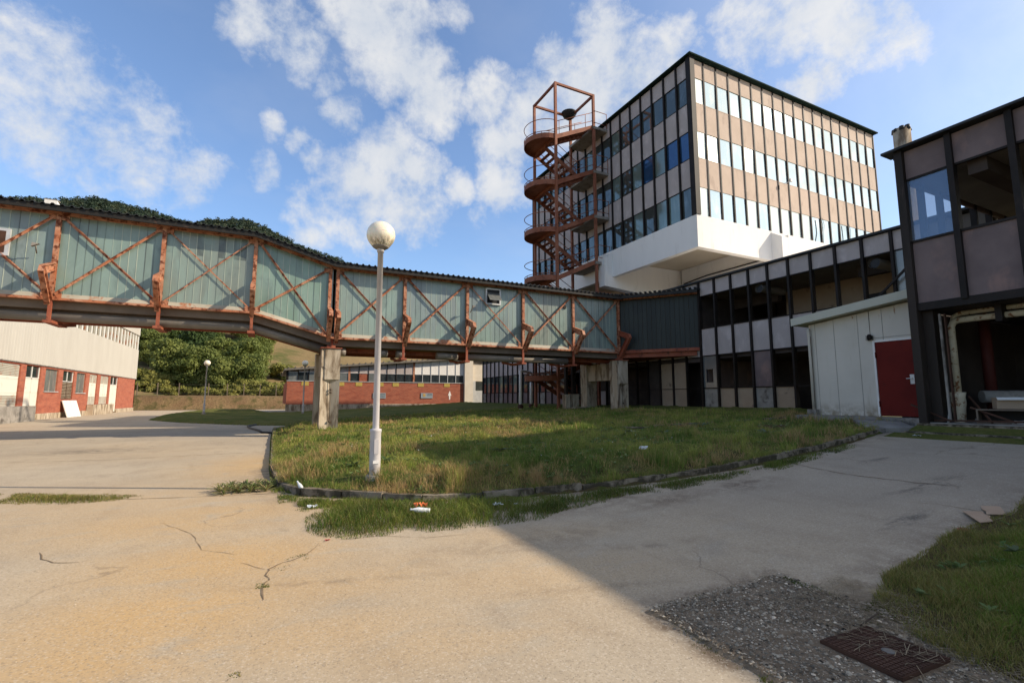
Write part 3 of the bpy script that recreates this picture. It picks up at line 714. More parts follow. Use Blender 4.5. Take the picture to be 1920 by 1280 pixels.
    np_mesh('glass_panel', np.array(V)-np.array([X0B, YB, 0]), np.array(F), CHGD, t, cols=dict(col=np.array(C), tint=np.array(C)))
    g = MB((ex, ey, 0), tuple(dv), nv); g.box(.05, ln, -.2, -.14, 3.95, 6.95); g.build('backing', INT, t)
    g = MB((ex, ey, 0), tuple(dv), nv); g.box(0, ln, -.13, .04, 3.94, 4.1); g.build('bottom_chord', STEELD, t)
    g = MB((ex, ey, 0), tuple(dv), nv); g.box(0, ln, -.14, .04, 6.87, 7.02); g.build('top_chord', STEEL, t)
    g = MB((ex, ey, 0), tuple(dv), nv); g.box(-.2, ln, .3, .36, 6.9, 7.07); g.box(-.15, ln, -.2, .3, 7.03, 7.07); g.build('fascia', ROOFG, t)
    g = MB((ex, ey, 0), tuple(dv), nv)
    k = 0
    while k*.25 < ln-.1: g.box(k*.25, k*.25+.13, .0, .42, 7.105, 7.16); k += 1
    g.build('roof_rib', BLACKM, t)
    g = MB(); g.prism([(ex, ey-.2), (wx, wy-.2), (wx, YBB+.4), (ex, YBB+.4)], 'c', 7.072, 7.102); g.build('roof', BLACKM, t)
    g = MB(); g.prism([(ex, ey+.17), (wx, wy+.2), (wx, YBB), (ex, YBB)], 'c', 3.7, 3.93); g.build('floor', STEELD, t)
footbridge()

def portal(x, y0, base, top, label, lt):
    t = T('concrete_support', label, 'bridge support', (x, y0, base))
    w = .36
    def pil(y, d, front):
        p = MB()
        out = [(x-w, y), (x-.02, y+(.13 if front else 0)), (x+.02, y+(.13 if front else 0)), (x+w, y), (x+w, y+d), (x-w, y+d)]
        p.prism(out, 'c', base-.3, top); o = p.build('pillar', CONC, t)
        if front:
            q = MB(); zt = top-.02; zl = top-1.25
            q.hexa([(x-w+.14, y-.003, zl+.0), (x+w-.004, y-.003, zl), (x+w-.06, y+.15, zl-.16), (x-w+.03, y+.15, zl-.16), (x-w+.14, y-.012, zt), (x+w-.004, y-.012, zt), (x+w-.004, y+.15, zt), (x-w+.14, y+.15, zt)])
            q.build('head_block', CONC, t)
    pil(y0, .62, True); pil(YBB-.55, .6, False)
    m = MB(); m.box(x-w+.12, x+w-.1, y0+.63, YBB-.56, top-1.05, top-.12); m.build('lintel', CONC, t)
    m = MB(); m.box(x-w-.05, x+w+.05, y0-.06, y0+.6, top+.002, top+.035); m.build('bearing_plate', STEELD, t)
    m = MB(); m.box(x-.16, x+.16, y0+.15, y0+.45, top+.036, 3.97-.31); m.build('bearing', STEELD, t)
    if lt:
        m = MB(); m.tube([(x+.03, y0+.1, base), (x+.03, y0+.05, base+1.2), (x-.01, y0+.07, base+1.9), (x+.04, y0+.02, base+2.3), (x-.34, y0-.01, base+2.55)], .012, 5)
        for zz_ in (.35, 1.5, 1.62, 2.15): m.lathe((x+.03, y0+.05, base+zz_), [(.0, -.05), (.05, -.02), (.045, .03), (0, .05)], 8)
        m.build('dead_vine', BARK, t)
    return t
portal(2.12, 20.75, .24, 3.52, 'stained concrete portal under the kink of the footbridge', True)
portal(16.95, 20.75, .9, 3.55, 'shaded concrete portal under the footbridge beside the office wing', True)

# ------------------------------------------------------------------ office tower
def tower():
    t = T('office_tower', 'overhanging four storey office block with banded glass facade on a white base', 'office building', (20, 18, 9))
    rows = [(17.82, 19.35), (14.60, 16.17), (11.32, 12.96)]
    sp = [(19.35, 20.42), (16.17, 17.82), (12.96, 14.60)]
    core = MB(); core.box(20.12, 37.9, 18.12, 35.9, 11.25, 20.4); core.build('wall', INT, t)
    r = random.Random(11); cnt = 0; extra = MB()
    faces = [((20, 18, 0), (1, 0), (0, -1), 18, 0), ((20, 18, 0), (0, 1), (-1, 0), 18, 1)]
    for (o, ax, ay, n, side) in faces:
        for j, (z0, z1) in enumerate(sp):
            b = MB(o, ax, ay)
            for k in range(n): b.box(k+.045, k+.955, -.06+r.uniform(0, .006), .01+r.uniform(0, .006), z0+.02, z1-.02)
            b.build('spandrel_band', PANEL if side == 0 else PANELS, t)  # sunny face beige, shaded face greyer: shade put into the panel colour
        for j, (z0, z1) in enumerate(rows):
            for k in range(n):
                b = MB(o, ax, ay); a = r.uniform(-.006, .006); c = r.uniform(-.008, .008)
                a0, a1 = k+.045, k+.955
                b.hexa([(a0, -.05, z0), (a1, -.05, z0), (a1, -.02+a+c, z0), (a0, -.02-a+c, z0), (a0, -.05, z1), (a1, -.05, z1), (a1, -.02+a-c, z1), (a0, -.02-a-c, z1)][0:0] or
                       [(a0, -.06, z0), (a1, -.06, z0), (a1, -.01+a+c, z0), (a0, -.01-a+c, z0), (a0, -.06, z1), (a1, -.06, z1), (a1, -.01+a-c, z1), (a0, -.01-a-c, z1)])
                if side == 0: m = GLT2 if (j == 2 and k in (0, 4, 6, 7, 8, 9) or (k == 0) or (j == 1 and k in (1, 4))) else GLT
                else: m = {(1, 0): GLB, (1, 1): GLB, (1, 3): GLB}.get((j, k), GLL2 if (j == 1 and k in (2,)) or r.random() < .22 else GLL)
                if side == 1 and k >= 15 and cnt >= 99:
                    extra.v, extra.f, extra.sm = extra.v+b.v, extra.f+[tuple(i+len(extra.v) for i in f) for f in b.f], extra.sm+b.sm; continue
                if cnt >= 99:
                    nn = len(extra.v); extra.v += b.v; extra.f += [tuple(i+nn for i in f) for f in b.f]; extra.sm += b.sm; continue
                b.build('window', m, t); cnt += 1
        for k in range(1, n+1):
            b = MB(o, ax, ay); b.box(k-.048, k+.048, -.05, .055 if side == 0 else .11, 11.3, 20.45); b.build('mullion', DARKM, t)
        tr = MB(o, ax, ay)
        for z in (19.35, 17.82, 16.17, 14.6, 12.96): tr.box(.046, n-.046, -.04, .022, z-.022, z+.022)
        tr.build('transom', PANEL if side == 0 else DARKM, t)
    if extra.v: extra.build('window', GLL, t, kind='stuff')
    b = MB(); b.box(19.86, 20.2, 17.86, 18.2, 11.3, 20.45); b.build('corner_post', DARKM, t)
    b = MB(); b.box(19.72, 38.25, 17.72, 36.2, 20.46, 20.54); b.box(19.8, 38.15, 17.8, 36.1, 20.54, 20.62); b.build('roof', GREEND, t)
    # white base
    b = MB(); b.box(19.9, 20.25, 18.25, 36, 9.5, 11.29); b.box(19.9, 38, 17.9, 18.25, 9.5, 11.29); b.build('base_beam', WHITE, t)
    b = MB(); b.box(20.25, 38, 18.25, 36, 10.62, 11.2); b.build('soffit', CREAM, t)
    b = MB(); b.prism([(19.25, 8.85), (25.9, 8.3), (37, 8.3), (37, 10.6), (20.3, 10.6), (20.3, 10.9), (19.88, 11.1), (19.25, 10.75)], 'b', 25.1, 25.7); b.build('cantilever_beam', WHITE, t)
    b = MB(); b.prism([(17.25, 9.47), (24.9, 8.7), (24.9, 10.6), (18.3, 10.6), (18.3, 10.9), (17.89, 11.2), (17.25, 10.8)], 'a', 25.9, 26.5); b.build('cantilever_beam', WHITE, t)
    b = MB(); b.box(26.5, 38, 17.25, 17.9, 9.47, 10.95); b.build('base_beam', WHITE, t)
    b = MB(); b.box(25.95, 37, 25.75, 35, 7.4, 10.6); b.build('core_wall', CREAM, t)
    b = MB(); b.tube([(25.85, 18.6, 9.7), (25.8, 22.6, 9.7), (25.8, 24.6, 9.55), (25.8, 24.9, 9.2)], .04, 6); b.build('conduit', DARKM, t)
    # stair doors' floor ledge, cable strays
    c = on_y(1475, 342, 17.8); b = MB(); b.beam((c[0]-.25, 17.85, c[2]-.12), (c[0]+.1, 17.6, c[2]), .03, .03); b.box(c[0]+.02, c[0]+.2, 17.55, 17.64, c[2]-.02, c[2]+.16); b.build('camera_bracket', LAMPW, t)
    for px_, py_ in ((1542, 440), (1592, 450)):
        c = on_y(px_, py_, 17.8); b = MB(); q = [(c[0]+.10*math.sin(i*1.3), 17.82-.03*(i % 2), c[2]+1.1-i*.45) for i in range(7)]
        b.tube(q, .02, 4); b.tube([(a+.1, y-.03, z) for a, y, z in q[:5]], .015, 4); b.build('loose_cable', BLACKM, t)
    c = on_y(1616, 258, 22); b = MB(); x, y, z = c[0], 22, 20.5
    b.tube([(x, y, z), (x, y, z+1.6)], .03, 6); b.tube([(x-.5, y, z+1.05), (x+.5, y, z+1.05)], .02, 5)
    for i in range(6): b.tube([(x-.35+.14*i, y-.35, z+1.3+.05*i), (x-.35+.14*i, y+.35, z+1.3+.05*i)], .012, 4)
    b.tube([(x-.4, y, z+1.28), (x+.4, y, z+1.6)], .018, 5)
    b.box(x-.42, x-.3, y-.05, y+.05, z+.98, z+1.12); b.build('antenna', ALU, t)
tower()

# ------------------------------------------------------------------ fire stair
def fire_stair():
    XA, XBs, YA, YC = 15.84, 18.9, 25.5, 28.35; base = .95; top = 22.35
    t = T('fire_escape', 'tall rusty red outdoor escape stair with rounded landings beside the office tower', 'fire escape', (XA, YA, base))
    for (x, y) in ((XA, YA), (XBs, YA), (XA, YC), (XBs, YC)):
        p = MB(); p.box(x-.08, x+.08, y-.08, y+.08, base-.1, top); p.build('post', STAIRM, t)
    f = MB(); e = .085
    f.box(XA+e, XBs-e, YA-.07, YA+.07, top-.14, top); f.box(XA+e, XBs-e, YC-.07, YC+.07, top-.14, top)
    f.box(XA-.07, XA+.07, YA+e, YC-e, top-.14, top); f.box(XBs-.07, XBs+.07, YA+e, YC-e, top-.14, top); f.build('top_frame', STAIRM, t)
    cy = (YA+YC)/2; rad = (YC-YA)/2+.02; ym = cy
    for k in range(6):
        zl = 20.12-3.16*k; zh = zl-1.45; zn = zl-3.16
        # rounded landing with rim
        n = 18; a = [(XA+.05-rad*math.sin(math.pi*i/n), cy-rad*math.cos(math.pi*i/n)) for i in range(n+1)]
        ld = MB(); ld.prism(a, 'c', zh-.06, zh-.01); rim = []
        for i in range(n):
            p, q = a[i], a[i+1]; ld.beam((p[0], p[1], zh-.12), (q[0], q[1], zh-.12), .03, .34)
        ld.beam((XA, YA, zh-.12), (XA, YC, zh-.12), .08, .26); l = ld.build('landing', STAIRM, t)
        rl = MB()
        for h in (.16, 1.0): rl.tube([(p[0], p[1], zh+h) for p in a], .024, 6)
        for i in (4, 9, 14): rl.tube([(a[i][0], a[i][1], zh-.1), (a[i][0], a[i][1], zh+.16)], .02, 5)
        rl.build('railing', STAIRM, l)
        # concrete landing at the facade
        s = MB(); s.box(XBs-.1, 19.98, YA-.1, YC+.1, zl-.30, zl-.12); sl_ = s.build('floor_slab', CONCD, t)
        rl = MB()
        for h in (.15, 1.0): rl.tube([(XBs, YA-.1, zl+h), (19.95, YA-.1, zl+h)], .022, 6)
        rl.tube([(19.93, YA-.1, zl-.1), (19.93, YA-.1, zl+1)], .022, 6); rl.build('railing', STAIRM, sl_)
        rl = MB()
        for h in (.15, 1.0): rl.tube([(XBs, YC+.1, zl+h), (19.95, YC+.1, zl+h)], .022, 6)
        rl.tube([(19.93, YC+.1, zl-.1), (19.93, YC+.1, zl+1)], .022, 6); rl.build('railing', STAIRM, sl_)
        # flights
        def flight(xa, za, xb, zb_, y0, y1, lo=None):
            g = MB(); g.beam((xa, y0, za-.12), (xb, y0, zb_-.12), .05, .27); g.beam((xa, y1, za-.12), (xb, y1, zb_-.12), .05, .27)
            o = g.build('stair_flight', STAIRM, t)
            tr = MB(); n = 8
            for i in range(n):
                f_ = (i+.5)/n; x = xa+(xb-xa)*f_; z = za+(zb_-za)*f_
                tr.box(x-.13, x+.13, y0+.03, y1-.03, z-.05, z-.015)
            tr.build('treads', STAIRM, o)
            rr = MB()
            for h in (.35, .95): rr.tube([(xa, y0, za+h), (xb, y0, zb_+h)], .022, 6); rr.tube([(xa, y1, za+h), (xb, y1, zb_+h)], .022, 6)
            for y in (y0, y1): rr.tube([(xa+.8*(xb-xa), y, za+.8*(zb_-za)-.1), (xa+.8*(xb-xa), y, za+.8*(zb_-za)+.95)], .022, 6); rr.tube([(xa+.08*(xb-xa), y, za+.08*(zb_-za)-.1), (xa+.08*(xb-xa), y, za+.08*(zb_-za)+.95)], .022, 6)
            rr.build('handrail', STAIRM, o)
        flight(XA+.05, zh, XBs-.08, zl-.05, YA+.02, ym-.12)
        if k < 6: flight(XA+.05, zh, XBs-.08, max(zn, base), ym+.12, YC-.02)
    s = T('siren', 'black bowl shaped siren perched on the top frame of the escape stair', 'siren', (0, 0, 0))
    c = on_y(1067, 215, YC-.2); s.location = (c[0], YC-.2, c[2])
    b = MB(); b.lathe((c[0], YC-.2, c[2]-.12), [(.0, -.26), (.2, -.24), (.42, -.06), (.56, .18), (.58, .23), (.54, .23), (.36, .02), (.0, -.06)], 24); b.build('bowl', BLACKM, s)
    b = MB(); b.tube([(c[0], YC-.2, c[2]-.75), (c[0], YC-.2, c[2]-.33)], .03, 6); b.tube([(c[0], YC-.2, c[2]-.7), (XBs, YC-.05, c[2]-.7)], .03, 6); b.build('arm', STAIRM, s)
fire_stair()

# ------------------------------------------------------------------ office wing (long low building)
def wing():
    XW = 19.54; t = T('office_wing', 'derelict two storey wing with mauve panels and broken out windows', 'building', (XW, 17.65, 1))
    m = .967; base = .95
    fr = dict(o=(XW, 17.65, 0), ax=(0, -1), ay=(-1, 0))      # a runs towards the viewer, b outwards
    A1 = 10*m; rows = dict(top=(6.72, 7.42), win=(5.04, 6.68), mid=(3.66, 5.0), low=(2.04, 3.6), bot=(base, 2.0))
    F_ = lambda: MB(**fr)
    r = random.Random(2)
    for k in range(10):
        a0, a1 = k*m+.045, (k+1)*m-.045
        b = F_(); b.box(a0, a1, -.05, 0, *rows['top']); b.build('top_panel', PANELS, t)
        b = F_(); b.box(a0, a1, -.05, 0, *rows['mid']); b.build('panel', PANELS, t)
        if k == 9: b = F_(); b.box(a0, a1, -.03, -.01, *rows['win']); b.build('window', GLP, t)
    for k, mt in ((0, GLP), (3, PANELN), (9, GLD)):
        b = F_(); b.box(k*m+.045, (k+1)*m-.045, -.04, -.01, 2.04, 3.6)
        if k == 0:
            b = F_(); b.box(.045, .20, -.04, -.01, 2.04, 3.6); b.box(.62, m-.045, -.04, -.01, 2.04, 3.6); b.box(.2, .62, -.04, -.01, 2.04, 2.3); b.box(.2, .62, -.04, -.01, 2.95, 3.6)
        b.build('window', mt, t)
    for k in (0, 1, 2, 3, 4):
        b = F_(); b.box(k*m+.045, (k+1)*m-.045, -.08, -.02, base, 2.0); b.build('plinth_panel', CONCD if k in (0, 3) else PLAST, t)
    for k in range(11):
        b = F_(); b.box(k*m-.045, k*m+.045, -.10, .10, base-.1, 7.44); b.build('mullion', DARKM, t)
    b = F_()
    for z in (6.70, 5.02, 3.63, 2.02): b.box(.046, A1-.046, -.06, .03, z-.022, z+.022)
    b.build('transom', DARKM, t)
    b = F_(); b.box(-8, A1+2.2, -.35, .16, 7.44, 7.52); b.build('roof', BLACKM, t); b = F_(); b.box(-8.05, A1+2.2, -18, -.36, 7.40, 7.5); b.build('roof_deck', WHITE, t)  # pale deck out of view, added to bounce light onto the tower soffit
    # rooms
    b = F_(); b.box(-.2, 11.2, -9, -.12, 3.45, 3.64); b.build('floor_slab', INT, t)
    b = F_(); b.box(-.2, 11.2, -9, -.12, 6.74, 7.38); b.build('ceiling', INTB, t)
    b = F_(); b.box(2.6, 7.3, -3.2, -3.05, 3.65, 6.73); b.box(7.6, 11, -2.4, -2.25, 3.65, 6.73); b.box(2.5, 2.6, -8, -3.2, 3.65, 6.73); b.build('inner_wall', PLAST, t)
    b = F_(); b.box(6.1, 6.95, -3.04, -3.02, 4.6, 5.9); b.build('inner_door', BLACKM, t)
    b = F_(); b.box(6.2, 6.9, -3.0, -2.97, 5.2, 5.23); b.build('rail', ALU, t)
    b = F_(); b.box(0, 2.7, -2.6, -2.3, 6.2, 6.72); b.build('ceiling_beam', INT, t); b = F_(); b.box(7, 10.5, -1.3, -1.0, 6.25, 6.72); b.build('ceiling_beam', INT, t)
    b = F_()
    for k in range(4): b.box(-.2+k*.85, -.14+k*.85, -5.06, -5, 3.65, 6.7)
    for z in (4.2, 5.0, 5.9): b.box(-.2, 2.5, -5.06, -5.0, z, z+.05)
    b.build('inner_frame', DARKM, t)
    b = F_(); b.box(-.3, 2.5, -5.5, -5.3, 3.65, 6.7); b.build('inner_wall', INT, t)
    b = F_(); b.box(-.15, -.05, -9, -.12, 3.65, 6.73); b.build('inner_wall', INT, t)
    # round vent ducts poking out
    for (px, py, rr) in ((1424, 541, .17), (1640, 493, .18)):
        c = on_x(px, py, XW-.1); b = MB(); n = 18
        b.tube([(XW+1.5, c[1], c[2]), (XW+.6, c[1], c[2]), (XW-.08, c[1]+.02, c[2])], rr, 18, caps=False); b.tube([(XW-.12, c[1]+.02, c[2]), (XW-.06, c[1]+.02, c[2])], rr+.02, 18, caps=False)
        vd = b.build('vent_duct', PIPEM, t); b = MB(); b.tube([(XW-.03, c[1]+.02, c[2]), (XW+.0, c[1]+.02, c[2])], rr-.012, 18); b.build('duct_shade_disc', BLACKM, vd)  # black disc stands in for the shade inside the duct
    # ground floor rooms
    b = F_(); b.box(-.2, 11, -4.2, -4.1, .8, 3.46); b.build('inner_wall', INT, t)
    b = F_(); b.box(-.1, .0, -9, -.2, .8, 3.4); b.build('inner_wall', INT, t)
    # leaning brace in the window row
    p = on_x(1706, 492, XW-.3); q = on_x(1640, 560, XW-.3); b = MB(); b.beam((XW-.2, p[1], p[2]), (XW-.2, q[1], q[2]), .06, .07); b.build('stay', DARKM, t)
    # part under and beyond the bridge
    G = MB((XW+.02, 17.7, 0), (0, 1), (-1, 0)); nB = 29
    for k in range(nB):
        a0, a1 = k*.98+.04, (k+1)*.98-.04
        def bx(z0, z1, mt, nm): b = MB((XW+.02, 17.7, 0), (0, 1), (-1, 0)); b.box(a0, a1, -.05, -.01, z0, z1); b.build(nm, mt, t)
        bx(3.62, 5.0, PANELS, 'panel')
        if k > 12: bx(5.05, 6.7, GLL, 'window')
        bx(6.74, 7.42, PANELS, 'top_panel')
        if k < 13:
            if k in (1, 2, 3): bx(base, 3.4, PLAST if k != 3 else INT, 'plaster_panel')
            elif k in (8, 10): bx(base, 2.0, PANELS, 'plinth_panel')
        else:
            bx(2.05, 3.55, GLL2 if k % 3 == 0 else GLD, 'window'); bx(base, 2.0, PANELN if k % 4 else CONCD, 'plinth_panel')
    for k in range(nB+1):
        b = MB((XW+.02, 17.7, 0), (0, 1), (-1, 0)); b.box(k*.98-.04, k*.98+.04, -.06, .09, base-.2, 7.42); b.build('mullion', DARKM, t)
    b = MB((XW+.02, 17.7, 0), (0, 1), (-1, 0)); b.box(0, 12.8, -.3, -.02, 3.35, 3.6); b.build('lintel', INT, t)
    b = MB((XW+.02, 17.7, 0), (0, 1), (-1, 0))
    for z in (3.58, 5.02, 6.72): b.box(0, 28.4, -.04, .02, z-.02, z+.02)
    b.box(12.8, 28.4, -.04, .02, 2.0, 2.04); b.box(0, 12.8, -.04, .02, 1.99, 2.02)
    b.build('transom', DARKM, t)
    b = MB(); b.box(XW+.12, XW+9, 46.2, 46.3, .8, 7.4); b.build('end_wall', PANELN, t); b = MB(); b.box(XW+.2, XW+9, 17.5, 17.6, .8, 3.6); b.build('end_wall', PANELN, t)
    b = MB(); b.box(XW+1.5, XW+1.6, 17.7, 46, .8, 3.64); b.box(XW+.12, XW+.16, 30.4, 46, .8, 7.3); b.build('inner_wall', INT, t)
    b = MB(); b.box(XW+.13, XW+9, 17.62, 46.1, 3.65, 3.75); b.build('floor_slab', INT, t)
    b = MB(); b.box(XW-.3, XW+9, 25.7, 46.4, 7.42, 7.5); b.build('roof', BLACKM, t)
    b = MB(); b.box(XW+6.5, XW+14, 25.8, 34, 7.51, 9.0); b.build('roof_plant', CREAM, t)
    # chimney
    c = on_x(1692, 262, XW+1.3)
    b = MB(); b.tube([(XW+1.3, c[1], 7.4), (XW+1.3, c[1], c[2]+.4)], .27, 16); b.build('chimney', CONC, t)
    b = MB()
    for i in range(7):
        a = i*.9; b.lathe((XW+1.3+.22*math.cos(a), c[1]+.22*math.sin(a), c[2]+.36), [(0, -.1), (.1, -.05), (.08, .05+.03*(i % 3)), (0, .1)], 7)
    b.build('soot_crust', BLACKM, t)
wing()

# ------------------------------------------------------------------ raised block at the right
def block():
    XN = 14.35; t = T('raised_block', 'dark framed raised block over an open bay of pipes at the right edge', 'building', (XN, 6.28, 1))
    fr = dict(o=(XN, 6.28, 0), ax=(0, -1), ay=(-1, 0)); m = 1.08; F_ = lambda: MB(**fr)
    z0, z1, z2, z3 = 3.80, 5.42, 7.05, 7.82; N = 13
    for k in range(N):
        a0, a1 = k*m+.06+(.1 if k == 0 else 0), (k+1)*m-.06
        b = F_(); b.box(a0, a1, -.06, 0, z2+.03, z3); b.build('top_panel', PANELN, t)
        b = F_(); b.box(a0, a1, -.06, 0, z0+.05, z1-.03); b.build('panel', PANELN, t)
        if k in (0, 3, 4, 6, 8): b = F_(); b.box(a0, a1, -.035, -.02, z1+.03, z2-.02); b.build('window', GLS, t)
    b = F_(); b.box(-.02, .15, -.15, .12, .9, z3+.02); b.build('corner_column', COLM, t)
    for k in range(1, N+1): b = F_(); b.box(k*m-.06, k*m+.06, -.1, .1, z0, z3+.02); b.build('mullion', DARKM, t)
    b = F_(); b.box(.15, N*m, -.07, .04, z1-.03, z1+.03); b.box(.15, N*m, -.07, .02, z2-.02, z2+.03); b.box(.15, N*m, -.3, .06, z0-.14, z0+.05); b.build('transom', DARKM, t)
    b = F_(); b.box(-.25, N*m, -.25, .25, z3+.03, z3+.09); b.box(-.2, N*m, -6.3, -.25, z3+.0, z3+.08); b.build('roof', BLACKM, t)
    b = F_(); b.box(.16, N*m, -6, -.11, 7.1, 7.8); b.build('ceiling', INTB, t)
    b = F_(); b.box(.16, N*m, -6, -.31, 3.66, 3.82); b.build('floor_slab', INT, t)
    b = F_(); b.box(1.3, 1.65, -6, -.2, 6.75, 7.09); b.build('ceiling_beam', INT, t); b = F_(); b.box(4.5, 4.8, -6, -.2, 6.75, 7.09); b.build('ceiling_beam', INT, t)
    # far wall with window openings; end wall with panes
    for k in range(N):
        a0, a1 = k*m, (k+1)*m
        b = F_(); b.box(a0+.1, a1-.1, -6.1, -6.0, 3.8, 5.5); b.box(a0+.1, a1-.1, -6.1, -6.0, 7.05, 7.8); b.build('rear_panel', PANELN, t)
        b = F_(); b.box(a0-.1, a0+.1, -6.12, -5.98, 3.8, 7.8); b.build('rear_mullion', DARKM, t)
    E = lambda: MB((XN, 6.28, 0), (1, 0), (0, 1))
    for k in range(6):
        for (za_, zb2) in ((z0, z1), (z2, z3)): b = E(); b.box(k+.06+(.1 if k == 0 else 0), k+.94, -.07, -.01, za_, zb2); b.build('end_panel', PANELN, t)
        b = E(); b.box(k+.97-.04, k+.97+.04, -.1, .05, z0, z3); b.build('mullion', DARKM, t)
    # base: cladding column, pipes
    b = F_(); b.box(.0, .36, -.5, -.151, .9, 3.66); b.build('column', COLM, t)
    b = F_(); b.box(.46, .50, -.2, -.15, 1.0, 3.55); b.build('door_frame', CONCD, t)
    b = F_(); b.box(.545, .57, -.28, -.2, 1.0, 3.55); b.build('door_edge', RUSTP, t)
    b = F_(); b.box(-3, N*m, -5.6, -5.5, .6, 3.7); b.box(.0, .04, -5.6, -.5, .9, 3.7); b.build('rear_wall', INT, t)
    b = F_(); b.box(.0, N*m, -6, -.0, .5, .93); b.build('floor', CONCD, t)
    b = MB(); b.tube([(XN+1.9, 5.6, .9), (XN+1.9, 5.6, 3.7)], .12, 12); b.build('steel_column', STEELK, t)
    b = MB(); b.tube([(XN+3.2, 4.6, .9), (XN+3.2, 4.6, 3.7)], .13, 12); b.build('steel_column', STEELK, t)
    # pipework inside the bay
    P_ = lambda px, py, d: on_x(px, py, XN+d)
    p = T('pipework', 'flaking cream pipes bending down inside the open bay of the raised block', 'pipes', (XN+.7, 5.4, .93))
    a = P_(1798, 752, .7); e = P_(1796, 600, .7); g = P_(1812, 590, .7)
    y0 = a[1]; zt = e[2]
    pts = [(XN+.7, y0, 1.6), (XN+.7, y0, zt-.16), (XN+.7, y0-.05, zt-.05), (XN+.7, y0-.16, zt)]+[(XN+.7, y0-.5-i, zt+.0) for i in range(8)]
    MB().tube(pts, .075, 12).build('pipe', PIPEC, p)
    MB().tube([(XN+.82, y0+.0, zt-.0), (XN+.82, y0-.03, zt+.11), (XN+.82, y0-.14, zt+.17)]+[(XN+.82, y0-.5-i, zt+.18) for i in range(8)], .06, 12).build('pipe', PIPEC, p)
    b = MB(); b.lathe((XN+.62, y0-.02, .93), [(.11, 0), (.13, .35), (.15, .45), (.14, .6), (.16, .72), (.0, .73)], 16); b.build('sleeve', PIPEC, p)
    b = MB(); b.tube([(XN+.5, y0+.35, .95), (XN+.5, y0+.35, 1.55)], .05, 8); b.lathe((XN+.5, y0+.35, 1.55), [(0, 0), (.1, .0), (.1, .1), (0, .12)], 12); b.build('stub_pipe', PIPEC, p)
    b = MB(); b.box(XN+.5, XN+.9, y0-1.02, y0-.9, zt-.15, zt+.33); b.build('hanger', DARKM, p)
    for i, (dx, dy) in enumerate(((3.6, 4.), (4.2, 3.3), (3.9, 2.4))):
        MB().tube([(XN+dx, dy, .95), (XN+dx, dy, 3.6)], .09, 10).build('pipe', RUSTP, p)
    MB().tube([(XN+3.3, 5, 1.9), (XN+3.3, -2, 1.9)], .07, 8).build('pipe', RUSTP, p)
    v = MB(); v.tube([(XN+1.5, y0-.15, 1.55), (XN+2.6, y0-1.2, 1.55)], .15, 16); v.build('tank', CONCD, p)
    for k in range(4): v = MB(); v.tube([(XN+2.0+.2*k, y0-.4-.25*k, .95), (XN+2.0+.2*k, y0-.4-.25*k, 1.3+.1*k)], .05, 8); v.lathe((XN+2.0+.2*k, y0-.4-.25*k, 1.3+.1*k), [(0, 0), (.09, 0), (.09, .03), (0, .04)], 10); v.build('valve', RUSTP, p)
    # junk on the floor
    j = T('fallen_cabinet', 'open metal cabinet carcass lying on its side among the junk in the bay', 'cabinet', (XN+.55, 4.95, .93), R(12))
    b = MB(wloc(j)); b.box(-.2, .25, -.5, .45, 0, .03); b.box(-.2, .25, -.5, .45, .30, .33); b.box(-.2, .25, -.5, -.47, .03, .3); b.box(-.2, .25, .42, .45, .03, .3); b.build('case', SOFF, j)
    b = MB(wloc(j)); b.box(.22, .25, -.47, .42, .03, .3); b.build('back', DARKM, j)
    j = T('cardboard_box', 'pale box tilted on top of the fallen cabinet in the bay', 'box', (XN+.7, 4.85, 1.27), R(30))
    b = MB(wloc(j)); b.box(-.2, .2, -.3, .3, 0, .25); b.build('carton', PLAST, j); b = MB(wloc(j)); b.hexa([(-.3, -.3, .2), (-.21, -.3, .25), (-.21, .3, .25), (-.3, .3, .2), (-.3, -.3, .21), (-.21, -.3, .26), (-.21, .3, .26), (-.3, .3, .21)]); b.build('flap', WOODW, j)
    for i_, (dx, dy, w_) in enumerate(((.35, 4.45, .2), (.9, 5.35, .16), (1.2, 4.7, .3))):
        q_ = MB(); q_.hexa([(XN+dx, dy, .93), (XN+dx+w_, dy+.05, .93), (XN+dx+w_, dy+w_+.2, .93), (XN+dx, dy+w_+.15, .93), (XN+dx+.06, dy+.03, 1.0+.08*i_), (XN+dx+w_, dy+.1, 1.05), (XN+dx+w_-.04, dy+w_+.1, 1.0+.06*i_), (XN+dx+.02, dy+w_+.1, 1.02)])
        o_ = q_.build('rubble', CONCD); tag(o_, ['pale rubble lump under the fallen cabinet', 'small rubble lump behind the pipe sleeve', 'largest rubble lump deep in the open bay'][i_], 'rubble', 'rubble in the open bay')
    j = T('plank', 'white board leaning against the pipe sleeve inside the bay', 'board', (XN+.35, y0+.2, .93))
    b = MB(); b.hexa([(XN+.3, y0+.08, .93), (XN+.34, y0+.08, .93), (XN+.34, y0+.32, .93), (XN+.3, y0+.32, .93), (XN+.5, y0+.1, 1.38), (XN+.54, y0+.1, 1.38), (XN+.54, y0+.26, 1.42), (XN+.5, y0+.26, 1.42)]); b.build('board', WOODW, j)
    rr = random.Random(8)
    sticks = [('thin iron rod lying across the threshold by the brown column', (.15, y0+.75, 1.35), (.0, y0-.1, .97)), ('dark batten propped to the right of the pipe sleeve', (.7, y0-.2, 1.55), (.2, y0-.75, .96)),
              ('second dark batten crossing the one beside the pipe sleeve', (.3, y0-.35, 1.3), (.35, y0-1.1, .97)), ('long thin slat reaching towards the fallen cabinet', (.15, y0+.3, .98), (.15, y0-1.4, 1.0))]
